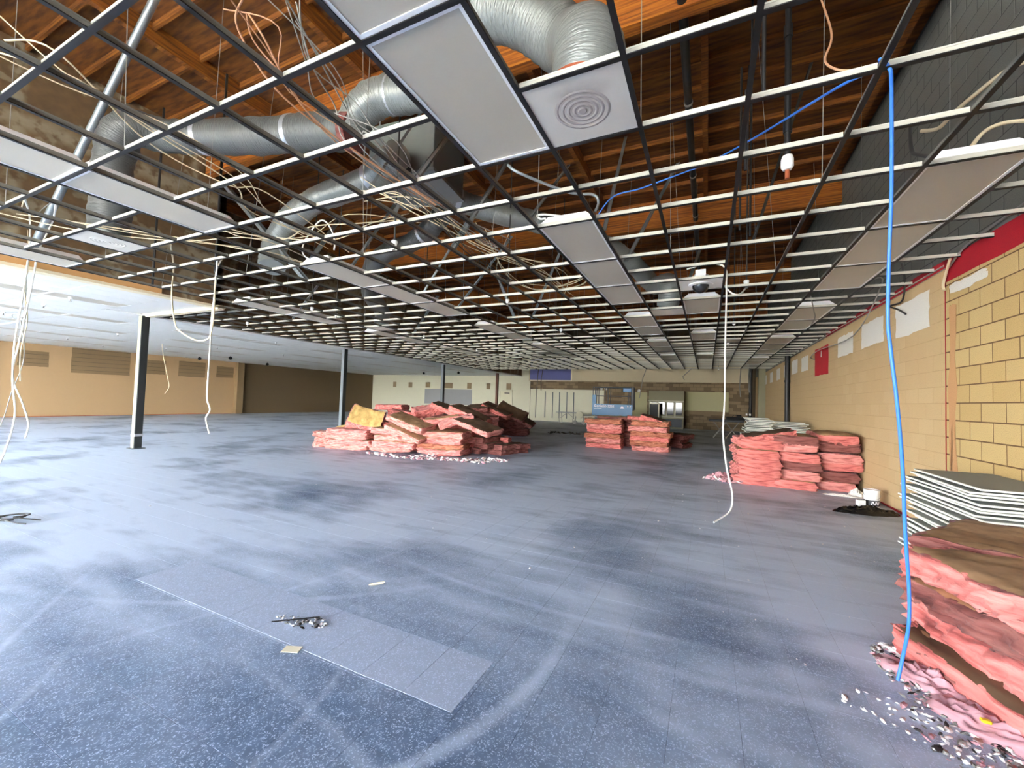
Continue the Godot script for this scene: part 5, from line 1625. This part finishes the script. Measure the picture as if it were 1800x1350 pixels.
	chips("insulation_crumbs", "pink and white shreds on the floor by the near stack", "debris", [[Vector3(1.25, 0, -3.0), 0.2, 0.5], [Vector3(1.12, 0, -2.7), 0.22, 0.35], [Vector3(1.05, 0, -3.2), 0.12, 0.3], [Vector3(1.3, 0, -2.4), 0.16, 0.4]], 760, ["chip_white", "chip_pink", "chip_dark", "wire_grey"], 0.038, 6)
	chips("insulation_crumbs", "white crumbs trailing from the end of the blue cable", "debris", [[Vector3(0.85, 0, -2.75), 0.22, 0.12], [Vector3(1.0, 0, -2.6), 0.15, 0.2]], 60, ["chip_white"], 0.03, 7)
	chips("insulation_crumbs", "white and pink fluff at the left foot of the right wall stack", "debris", [[Vector3(0.219, 0.000, -9.496), 0.28, 0.2], [Vector3(0.447, 0.000, -9.307), 0.2, 0.15]], 120, ["chip_white", "chip_pink", "chip_pink"], 0.12, 8)
	chips("rubble", "dark rubble and scraps beyond the middle of the floor", "debris", [[Vector3(-5.698, 0.000, -18.233), 1.0, 0.5]], 90, ["chip_dark", "chip_dark", "wire_grey"], 0.16, 9)
	chips("floor_scraps", "tiny white scraps scattered over the open floor", "debris", [[Vector3(-1.5, 0, -6), 4.0, 3.5], [Vector3(0.5, 0, -5), 1.5, 2.5], [Vector3(-4, 0, -4.5), 3.5, 2.5]], 90, ["chip_white"], 0.022, 10)
	chips("mortar_crumbs", "grey and white crumbs piled on the pale floor strip", "debris", [[Vector3(-2.42, 0, -1.9), 0.16, 0.05], [Vector3(-2.3, 0, -1.95), 0.1, 0.05]], 70, ["chip_white", "chip_dark", "wire_grey"], 0.03, 12)
	var fluff := noise(401, 3.0, 4)
	for e in [[Vector3(1.173, 0.000, -3.101), 0.13, 0.3, 0.08, "chip_pink", "torn lilac pink wad at the foot of the near stack", 0.9], [Vector3(1.169, 0.000, -3.358), 0.06, 0.2, 0.04, "chip_white", "pale papery shred beside the blue cable end", 0.9], [Vector3(0.289, 0.000, -9.766), 0.3, 0.22, 0.12, "chip_pink", "pink wad of fluff at the left foot of the right wall stack", 0.1], [Vector3(1.279, 0.000, -2.821), 0.16, 0.3, 0.08, "chip_pink", "pinkish wad by the picture corner", 0.9]]:
		blob("insulation_wad", e[0], e[1], e[2], e[3], e[4], e[5], "insulation", e[6], fluff)

func blob(called: String, at: Vector3, rx: float, rz: float, h: float, m: String, label: String, cat: String, yaw: float, f: FastNoiseLite) -> MeshInstance3D:
	var rows := []
	for i in 15:
		var line := PackedVector3Array()
		for j in 29:
			var a := TAU * (j % 28) / 28.0
			var t := i / 14.0
			var q := Vector3(cos(a) * t, 0, sin(a) * t)
			var rr := 1.0 + 0.35 * f.get_noise_3d(cos(a) * 0.5 + at.x, sin(a) * 0.5, at.z)
			var y := h * pow(1.0 - t * t, 0.6) * (0.75 + 0.9 * f.get_noise_3d(q.x * 1.3 + at.x, q.z * 1.3, at.z * 3.0))
			line.append(Vector3(q.x * rx * rr, maxf(y, 0.0) + 0.003 * (1.0 - t), q.z * rz * rr))
		rows.append(line)
	var b := Mb.new()
	b.sheet(rows, false, 0.3)
	if b.n[60].y < 0:
		b = Mb.new()
		b.sheet(rows, true, 0.3)
	var o := part(called, b.mesh(), M[m], null, at)
	o.rotation.y = yaw
	tag(o, label, cat)
	return o

# ------------------------------------------------------------------ other things on the floor
func tile_stack(at: Vector3, yaw: float, n: int, step: float, sx: float, sz: float, words: String, group: String, lean := 0.0, seed_ := 1) -> void:
	var r := RandomNumberGenerator.new()
	r.seed = seed_
	var tops := []
	for k in 3:
		var b := Mb.new()
		b.cbox(Vector3(-sx / 2, 0, -sz / 2), Vector3(sx / 2, 0.016, sz / 2), 0.002)
		var f := Mb.new()
		f.box(Vector3(-sx / 2 + 0.012, 0.016, -sz / 2 + 0.012), Vector3(sx / 2 - 0.012, 0.0165, sz / 2 - 0.012))
		tops.append([b.mesh(), f.mesh()])
	for k in n:
		var rank := "topmost" if k == n - 1 else ("lowest" if k == 0 else "")
		var label := ("%s loose ceiling tile %s" % [rank, words]) if rank else "loose white edged ceiling tile within %s" % words.trim_prefix("of ")
		var p := at + Vector3(clampf(r.randfn(-0.01, 0.035), -0.09, 0.03), k * step + 0.003, r.randfn(0, 0.05))
		var t := thing("loose_ceiling_tile", label, "ceiling tile", p, yaw + r.randfn(0, 0.05), group)
		t.rotation.x = r.randfn(0, 0.006)
		t.rotation.z = lean * k / n + r.randfn(0, 0.008)
		part("panel", tops[k % 3][0], M.tile_edge, t)
		part("backing", tops[k % 3][1], M.tile_back, t)

func make_tile_stacks() -> void:
	tile_stack(Vector3(2.27, 0, -5.3), 0.0, 28, 0.033, 0.6, 1.18, "of the near pile against the right wall", "loose ceiling tiles of the near pile", 0.0, 4)
	tile_stack(Vector3(1.27, 0, -13.2), 0.0, 30, 0.041, 0.58, 0.9, "of the left pile behind the wall stack", "loose ceiling tiles of the left far pile", 0.0, 5)
	tile_stack(Vector3(2.02, 0, -13.5), 0.1, 28, 0.041, 0.75, 0.6, "of the right pile behind the wall stack", "loose ceiling tiles of the right far pile", 0.0, 6)

func make_small_things() -> void:
	# paint can
	var t := thing("paint_can", "white paint can with a black label by the right wall", "paint can", Vector3(2.365, 0.000, -8.387), 0.0)
	var b := Mb.new()
	b.lathe(PackedVector2Array([Vector2(0, 0), Vector2(0.1, 0), Vector2(0.103, 0.006), Vector2(0.1, 0.012), Vector2(0.1, 0.25), Vector2(0.104, 0.256), Vector2(0.104, 0.264), Vector2(0.094, 0.264), Vector2(0.09, 0.256), Vector2(0, 0.256)]), 32)
	part("can", b.mesh(), M.plastic_white, t)
	b = Mb.new()
	b.lathe(PackedVector2Array([Vector2(0.1, 0.02), Vector2(0.1015, 0.022), Vector2(0.1015, 0.105), Vector2(0.1, 0.107)]), 32)
	part("label_band", b.mesh(), M.label_black, t)
	b = Mb.new()
	for k in 5:
		var a := 0.9 + k * 0.22
		var c := Vector3(cos(a), 0, sin(a)) * 0.1022
		var s := Vector3(-sin(a), 0, cos(a)) * 0.014
		var n := Vector3(cos(a), 0, sin(a))
		if k % 2:
			b.quad(c - s + Vector3(0, 0.04, 0), c + s * 0.2 + Vector3(0, 0.04, 0), c + s + Vector3(0, 0.09, 0), c + s * 0.1 + Vector3(0, 0.09, 0), n)
		else:
			b.quad(c - s * 0.2 + Vector3(0, 0.04, 0), c + s + Vector3(0, 0.04, 0), c + s * 0.1 + Vector3(0, 0.09, 0), c - s + Vector3(0, 0.09, 0), n)
	part("label_print", b.mesh(), M.print_white, t)
	b = Mb.new()
	b.tube(curve([Vector3(-0.104, 0.21, 0), Vector3(-0.09, 0.16, 0.07), Vector3(0, 0.12, 0.112), Vector3(0.09, 0.16, 0.07), Vector3(0.104, 0.21, 0)], 5), 0.002, 5)
	part("handle", b.mesh(), M.wire_grey, t)
	# black plastic sheet
	var f := noise(501, 4.0, 4)
	blob("plastic_sheet", Vector3(2.128, 0.000, -7.780), 0.42, 0.16, 0.1, "plastic_black", "crumpled black plastic sheet before the paint can", "plastic sheet", 0.25, f)
	b = Mb.new()
	blob("paper_scrap", Vector3(2.150, 0.000, -9.062), 0.3, 0.06, 0.03, "paper_white", "white paper strip at the foot of the wall stack", "paper", -0.1, f)
	blob("paper_scrap", Vector3(2.388, 0.000, -9.218), 0.12, 0.1, 0.12, "paper_white", "crumpled white paper wad behind the paint can", "paper", 0.3, f)
	t = thing("small_box", "small white carton in front of the paint can", "box", Vector3(2.202, 0.000, -8.283), 0.2)
	b = Mb.new()
	b.cbox(Vector3(-0.05, 0, -0.04), Vector3(0.05, 0.1, 0.04), 0.003)
	part("carton", b.mesh(), M.paper_white, t)
	b = Mb.new()
	b.box(Vector3(-0.048, 0.1, -0.003), Vector3(0.048, 0.102, 0.003))
	part("flap_seam", b.mesh(), M.wire_grey, t)
	# scraps on the floor
	b = Mb.new()
	b.tube(curve([Vector3(-0.06, 0.008, 0.03), Vector3(-0.02, 0.012, 0), Vector3(0.02, 0.02, -0.02), Vector3(0.05, 0.03, -0.03)], 5), PackedFloat32Array([0.003, 0.006, 0.008, 0.009, 0.01, 0.01, 0.01, 0.01, 0.01, 0.009, 0.009, 0.008, 0.008, 0.007, 0.005, 0.003]), 7)
	var s := part("floor_scrap", b.mesh(), M.cable_cream, null, Vector3(-2.325, 0.000, -2.546))
	tag(s, "single curled scrap lying on the open floor", "scrap")
	b = Mb.new()
	b.bar(Vector3(-0.14, 0.012, 0.03), Vector3(0.14, 0.012, -0.03), 0.009, 0.005)
	s = part("metal_strip", b.mesh(), M.black_steel, null, Vector3(-2.412, -0.000, -1.902) + Vector3(0, 0.004, 0))
	s.rotation.y = 0.5
	tag(s, "dark metal strip among the crumbs on the pale floor strip", "scrap")
	b = Mb.new()
	b.cbox(Vector3(-0.05, 0.0, -0.03), Vector3(0.05, 0.004, 0.03), 0.001)
	s = part("paper_label", b.mesh(), M.trim_cream, null, Vector3(-2.166, 0.002, -1.691))
	s.rotation.y = 0.4
	tag(s, "small cream paper scrap at the edge of the pale floor strip", "paper")
	b = Mb.new()
	b.cbox(Vector3(-0.018, 0.0, -0.012), Vector3(0.018, 0.014, 0.012), 0.003)
	s = part("wire_connector", b.mesh(), M.yellow, null, Vector3(1.200, 0.060, -2.768))
	tag(s, "bright yellow wire connector in the shreds by the near stack", "connector")
	var coil := []
	for k in 22:
		var a := k * 0.62
		coil.append(Vector3(-6.960, 0.000, -1.796) + Vector3(cos(a) * (0.16 - 0.004 * k) + k * 0.012, 0.012 + 0.003 * k, sin(a) * 0.1))
	coil.append(Vector3(-6.539, 0.020, -1.926))
	cable(curve(coil, 4), 0.007, "wire_dark", "dark wire coil lying on the floor at the left edge", "", 7)
	cable(curve([Vector3(-7.285, 0.010, -1.734), Vector3(-6.671, 0.020, -1.747), Vector3(-6.511, 0.012, -1.807)], 6), 0.007, "wire_dark", "dark wire end beside the floor coil", "", 7)

func make_scissor_lift() -> void:
	var z := -23.0
	var c: Vector3 = Vector3(-4.673, 0.649, -23.000)
	var t := thing("scissor_lift", "blue scissor lift with white lettering behind the middle stacks", "scissor lift", Vector3(c.x, 0, z), 0.0)
	var w := 1.08
	var b := Mb.new()
	b.cbox(Vector3(-w, 0.2, -0.4), Vector3(w, 0.62, 0.4), 0.03)
	part("chassis", b.mesh(), M.lift_blue, t)
	for sx in [-1.0, 1.0]:
		for sz in [-1.0, 1.0]:
			b = Mb.new()
			b.tube(PackedVector3Array([Vector3(sx * 0.78, 0.2, sz * 0.3), Vector3(sx * 0.78, 0.2, sz * 0.43)]), 0.2, 20)
			part("wheel", b.mesh(), M.rubber, t)
	b = Mb.new()
	for k in 4:
		var y := 0.66 + k * 0.11
		for s in [-1.0, 1.0]:
			b.bar(Vector3(-0.95, y, s * 0.3), Vector3(0.95, y + 0.1, s * 0.3), 0.04, 0.07)
			b.bar(Vector3(0.95, y, s * 0.25), Vector3(-0.95, y + 0.1, s * 0.25), 0.04, 0.07)
	part("scissor_arms", b.mesh(), M.lift_grey, t)
	b = Mb.new()
	b.cbox(Vector3(-w, 1.12, -0.42), Vector3(w, 1.24, 0.42), 0.01)
	part("platform", b.mesh(), M.lift_grey, t)
	b = Mb.new()
	b.cbox(Vector3(-w, 0.8, 0.42), Vector3(w, 1.42, 0.46), 0.006)
	b.cbox(Vector3(-w, 1.42, 0.38), Vector3(-w + 0.2, 1.9, 0.46), 0.006)
	part("side_panel", b.mesh(), M.lift_blue, t)
	b = Mb.new()
	for s in [-0.42, 0.42]:
		for x in [-w + 0.03, -0.93, -0.38, -0.26, w - 0.2, w - 0.03]:
			b.tube(PackedVector3Array([Vector3(x, 1.24, s), Vector3(x, 2.33, s)]), 0.022, 8)
		b.tube(PackedVector3Array([Vector3(-w + 0.03, 2.33, s), Vector3(w - 0.03, 2.33, s)]), 0.022, 8)
		b.tube(PackedVector3Array([Vector3(-w + 0.03, 1.86, s), Vector3(w - 0.03, 1.86, s)]), 0.018, 8)
	for x in [-w + 0.03, w - 0.03]:
		b.tube(PackedVector3Array([Vector3(x, 2.33, -0.42), Vector3(x, 2.33, 0.42)]), 0.022, 8)
	part("guard_rail", b.mesh(), M.lift_grey, t)
	b = Mb.new()
	b.box(Vector3(w - 0.05, 1.1, 0.3), Vector3(w + 0.06, 2.36, 0.44))
	part("end_post", b.mesh(), M.black_steel, t)
	b = Mb.new()
	b.cbox(Vector3(w - 0.5, 2.08, 0.3), Vector3(w - 0.05, 2.3, 0.5), 0.02)
	part("control_box", b.mesh(), M.lift_blue, t)
	var sf := SystemFont.new()
	sf.font_names = PackedStringArray(["Droid Sans"])
	sf.font_weight = 700
	for e in [["Genie", -0.98, 1.27, 0.15], ["GS-3232", -0.5, 1.27, 0.14]]:
		var tm := TextMesh.new()
		tm.text = e[0]
		tm.font = sf
		tm.font_size = 48
		tm.pixel_size = e[3] / 40.0
		tm.depth = 0.004
		tm.horizontal_alignment = HORIZONTAL_ALIGNMENT_LEFT
		part("lettering", tm, M.print_white, t, Vector3(e[1], e[2] + 0.03, 0.463))
	b = Mb.new()
	b.box(Vector3(-0.98, 1.15, 0.46), Vector3(-0.55, 1.175, 0.464))
	part("print_stripe", b.mesh(), M.print_white, t)
	b = Mb.new()
	for k in 12:
		var a0 := PI * k / 12.0
		var a1 := PI * (k + 1) / 12.0
		var m := Vector3(0.55, 1.2, 0.463)
		b.tri(m, m + Vector3(cos(a0), sin(a0), 0) * 0.11, m + Vector3(cos(a1), sin(a1), 0) * 0.11, Vector3.BACK, Vector3.BACK, Vector3.BACK)
	part("emblem", b.mesh(), M.print_white, t)
	b = Mb.new()
	for x in [0.48, 0.62]:
		b.box(Vector3(x - 0.03, 1.24, 0.464), Vector3(x + 0.03, 1.255, 0.466))
	b.box(Vector3(0.45, 1.215, 0.464), Vector3(0.65, 1.225, 0.466))
	part("emblem_lines", b.mesh(), M.lift_blue, t)
	for x in [0.84, 0.98]:
		b = Mb.new()
		b.box(Vector3(x - 0.03, 1.28, 0.46), Vector3(x + 0.03, 1.36, 0.465))
		part("sticker", b.mesh(), M.print_white, t)

func lamp_ball(p: Vector3, label: String) -> void:
	var b := Mb.new()
	var pr := PackedVector2Array()
	for k in 9:
		var a := -PI / 2 + PI * k / 8.0
		pr.append(Vector2(0.11 * cos(a), 0.11 * sin(a)))
	b.xf = Transform3D(Basis(), p)
	b.lathe(pr, 14)
	b.xf = Transform3D()
	b.tube(PackedVector3Array([p + Vector3(0, 0, -0.05), p + Vector3(0, 0, -0.2)]), 0.03, 8)
	tag(part("emergency_lamp", b.mesh(), M.plastic_white), label, "lamp", "white emergency lamp heads on the far wall")

func make_far_things() -> void:
	lamp_ball(Vector3((Vector3(-6.591, 2.444, -28.200)).x, (Vector3(-6.591, 2.444, -28.200)).y, -28.25), "left of the paired white emergency lamp heads over the lift")
	lamp_ball(Vector3((Vector3(-6.278, 2.450, -28.200)).x, (Vector3(-6.278, 2.450, -28.200)).y, -28.25), "right of the paired white emergency lamp heads over the lift")
	lamp_ball(Vector3((Vector3(-4.095, 2.339, -28.200)).x, (Vector3(-4.095, 2.339, -28.200)).y, -28.25), "single white emergency lamp head right of the lift")
	# folding table before the white shelf wall
	var a: Vector3 = Vector3(-9.291, 0.666, -27.000)
	var c: Vector3 = Vector3(-7.882, 0.689, -27.000)
	var t := thing("folding_table", "long grey folding table by the white shelf wall", "table", Vector3((a.x + c.x) / 2, 0, -27.0))
	var w := (c.x - a.x) / 2
	var b := Mb.new()
	b.cbox(Vector3(-w, 0.72, -0.35), Vector3(w, 0.76, 0.35), 0.01)
	part("tabletop", b.mesh(), M.panel_grey, t)
	for s in [-1.0, 1.0]:
		b = Mb.new()
		for q in [-0.28, 0.28]:
			b.tube(PackedVector3Array([Vector3(s * (w - 0.25), 0.0, q), Vector3(s * (w - 0.18), 0.72, q)]), 0.02, 8)
		b.tube(PackedVector3Array([Vector3(s * (w - 0.25), 0.05, -0.28), Vector3(s * (w - 0.25), 0.05, 0.28)]), 0.02, 8)
		b.tube(PackedVector3Array([Vector3(s * (w - 0.22), 0.35, 0), Vector3(s * (w - 0.7), 0.72, 0)]), 0.016, 8)
		part("leg", b.mesh(), M.wire_grey, t)
	# pale round-backed machine beside the lift
	a = Vector3(-7.522, -0.071, -26.500)
	t = thing("floor_machine", "pale floor machine with a round head beside the folding table", "floor machine", Vector3((Vector3(-7.574, 0.412, -26.500)).x, 0, -26.5))
	b = Mb.new()
	b.tube(PackedVector3Array([Vector3(0, 0.62, 0), Vector3(0, 0.62, 0.14)]), 0.24, 24)
	part("round_head", b.mesh(), M.door_cream, t)
	b = Mb.new()
	for s in [-0.3, 0.3]:
		b.tube(PackedVector3Array([Vector3(s, 0.14, 0.1), Vector3(s * 0.8, 0.55, 0.05)]), 0.03, 8)
		b.tube(PackedVector3Array([Vector3(s, 0.13, 0.02), Vector3(s, 0.13, 0.14)]), 0.13, 16)
	b.tube(PackedVector3Array([Vector3(-0.3, 0.14, 0.08), Vector3(0.3, 0.14, 0.08)]), 0.03, 8)
	part("wheeled_frame", b.mesh(), M.wire_grey, t)
	b = Mb.new()
	b.bar(Vector3(0.25, 0.62, 0), Vector3(0.95, 0.66, 0), 0.09, 0.09)
	part("handle", b.mesh(), M.black_steel, t)
	# equipment alcove: chrome uprights with doors
	a = Vector3(-3.376, 0.588, -27.600)
	c = Vector3(-1.294, 0.690, -27.600)
	t = thing("chrome_cooler", "dull steel cooler cabinet with chrome uprights before the far wall", "cooler", Vector3((a.x + c.x) / 2, 0, -27.85))
	w = (c.x - a.x) / 2
	b = Mb.new()
	b.cbox(Vector3(-w, 0, -0.4), Vector3(w, 2.35, 0.3), 0.01)
	part("cabinet", b.mesh(), M.pilaster_green, t)
	for k in 4:
		var x0 := lerpf(-w + 0.05, w - 0.05, k / 4.0)
		var x1 := lerpf(-w + 0.05, w - 0.05, (k + 1) / 4.0) - 0.06
		b = Mb.new()
		b.box(Vector3(x0 + 0.08, 0.85, 0.3), Vector3(x1, 1.62, 0.315))
		var d := part("door_glass", b.mesh(), M.dome_smoke, t)
		b = Mb.new()
		b.box(Vector3(x0, 0.75, 0.3), Vector3(x0 + 0.07, 1.7, 0.36))
		part("upright", b.mesh(), M.chrome, t)
	b = Mb.new()
	b.box(Vector3(-w, 1.68, 0.3), Vector3(w, 1.74, 0.36))
	b.box(Vector3(-w, 0.68, 0.3), Vector3(w, 0.76, 0.36))
	part("rail", b.mesh(), M.chrome, t)
	b = Mb.new()
	b.box(Vector3(-w + 0.3, 0.1, 0.3), Vector3(w - 0.1, 0.6, 0.33))
	part("lower_panel", b.mesh(), M.lift_grey, t)
	t = thing("steel_hopper", "dark machine with a bright edge left of the steel cooler", "machine", Vector3((Vector3(-2.909, 0.641, -26.500)).x, 0, -26.8))
	b = Mb.new()
	b.cbox(Vector3(-0.28, 0.3, -0.25), Vector3(0.28, 1.55, 0.25), 0.02)
	part("body", b.mesh(), M.black_steel, t)
	b = Mb.new()
	b.box(Vector3(0.2, 0.5, 0.25), Vector3(0.28, 1.55, 0.28))
	b.box(Vector3(-0.28, 1.5, 0.25), Vector3(0.28, 1.57, 0.28))
	part("bright_edge", b.mesh(), M.chrome, t)
	b = Mb.new()
	for s in [-0.22, 0.22]:
		b.box(Vector3(s - 0.03, 0, -0.2), Vector3(s + 0.03, 0.3, 0.2))
	part("foot", b.mesh(), M.black_steel, t)
	# dark work tables by the far right corner
	a = Vector3(0.078, 0.922, -21.500)
	c = Vector3(1.525, 0.993, -21.500)
	t = thing("work_table", "long black work table before the bare block wall", "table", Vector3((a.x + c.x) / 2, 0, -21.8))
	w = (c.x - a.x) / 2
	b = Mb.new()
	b.cbox(Vector3(-w, 0.78, -0.4), Vector3(w, 0.88, 0.4), 0.01)
	part("tabletop", b.mesh(), M.black_steel, t)
	for s in [-1.0, 1.0]:
		b = Mb.new()
		b.bar(Vector3(s * (w - 0.2), 0.02, 0.3), Vector3(s * (w - 0.75), 0.78, 0.3), 0.05, 0.03)
		b.bar(Vector3(s * (w - 0.75), 0.02, 0.3), Vector3(s * (w - 0.2), 0.78, 0.3), 0.05, 0.03)
		b.bar(Vector3(s * (w - 0.2), 0.02, -0.3), Vector3(s * (w - 0.75), 0.78, -0.3), 0.05, 0.03)
		part("crossed_leg", b.mesh(), M.wire_grey, t)
	t = thing("tool_bag", "dark lumpy tool bag on the black work table", "bag", Vector3((Vector3(1.256, 1.160, -21.600)).x, 0.885, -21.8))
	b = Mb.new()
	b.cbox(Vector3(-0.45, 0, -0.22), Vector3(0.45, 0.14, 0.22), 0.04)
	b.cbox(Vector3(-0.05, 0.14, -0.14), Vector3(0.2, 0.24, 0.14), 0.04)
	part("body", b.mesh(), M.rubber, t)
	b = Mb.new()
	b.tube(curve([Vector3(-0.2, 0.13, 0), Vector3(-0.12, 0.22, 0), Vector3(-0.02, 0.23, 0)], 5), 0.014, 6)
	part("handle", b.mesh(), M.black_steel, t)
	# speakers or cameras hung from the tile ceiling, dark
	var k := 0
	for e in [[Vector3(-25.415, 3.200, -13.118), "dark ceiling device hung nearest the first column"], [Vector3(-22.715, 3.200, -13.170), "dark ceiling device second along the tile ceiling"], [Vector3(-24.829, 3.200, -16.612), "dark ceiling device hung left of the second column"], [Vector3(-28.988, 3.200, -31.893), "black ceiling device at the corner of the dark wall"], [Vector3(-18.735, 3.200, -24.371), "small dark device under the far tiles"], [Vector3(-15.323, 3.200, -23.717), "dark pear shaped device under the far tiles"]]:
		t = thing("ceiling_device", e[1], "ceiling device", e[0], 0.0, "dark devices under the tile ceiling")
		b = Mb.new()
		b.lathe(PackedVector2Array([Vector2(0, -0.1), Vector2(0.07, -0.07), Vector2(0.09, 0.0), Vector2(0.05, 0.06), Vector2(0, 0.06)]), 14)
		part("body", b.mesh(), M.rubber, t)
		b = Mb.new()
		b.tube(PackedVector3Array([Vector3(0, 0.05, 0), Vector3(0, 0.1, 0)]), 0.015, 6)
		part("stem", b.mesh(), M.black_steel, t)

# ------------------------------------------------------------------
func _ready() -> void:
	rng.seed = 2024
	var cam := Camera3D.new()
	cam.name = "camera"
	add_child(cam)
	cam.position = Vector3(0, 1.5, 0)
	cam.rotation = Vector3(0.03729, 0.44348, 0.03274)
	cam.fov = 85.99
	cam.near = 0.05
	cam.far = 200
	var sky := ProceduralSkyMaterial.new()
	sky.sky_top_color = rgb(178, 199, 230)
	sky.sky_horizon_color = Color(1.3, 1.3, 1.285)
	sky.ground_bottom_color = rgb(150, 148, 142)
	sky.ground_horizon_color = rgb(200, 204, 208)
	sky.sky_curve = 0.12
	var env := Environment.new()
	env.background_mode = Environment.BG_SKY
	env.sky = Sky.new()
	env.sky.sky_material = sky
	env.background_energy_multiplier = 1.0
	env.tonemap_mode = Environment.TONE_MAPPER_LINEAR
	env.tonemap_exposure = 42.0
	env.sdfgi_enabled = true
	env.ssao_enabled = true
	env.ssil_enabled = true
	var we := WorldEnvironment.new()
	we.name = "environment"
	we.environment = env
	add_child(we)
	var sun := DirectionalLight3D.new()
	sun.name = "sun"
	add_child(sun)
	sun.rotation = Vector3(deg_to_rad(-48), deg_to_rad(160), 0)
	sun.light_energy = 3.0
	sun.light_color = rgb(255, 246, 232)
	sun.light_angular_distance = 0.6
	sun.shadow_enabled = true
	sun.sky_mode = DirectionalLight3D.SKY_MODE_LIGHT_ONLY

	make_materials()
	make_floor()
	make_right_wall()
	make_back_wall()
	make_left_wall()
	make_front_wall()
	make_roof()
	make_partition()
	make_tile_ceiling()
	make_grid()
	make_fixtures()
	make_ducts()
	make_pipes()
	make_braces()
	make_columns()
	make_insulation()
	make_tile_stacks()
	make_scissor_lift()
	make_far_things()
	make_small_things()
	make_wires()
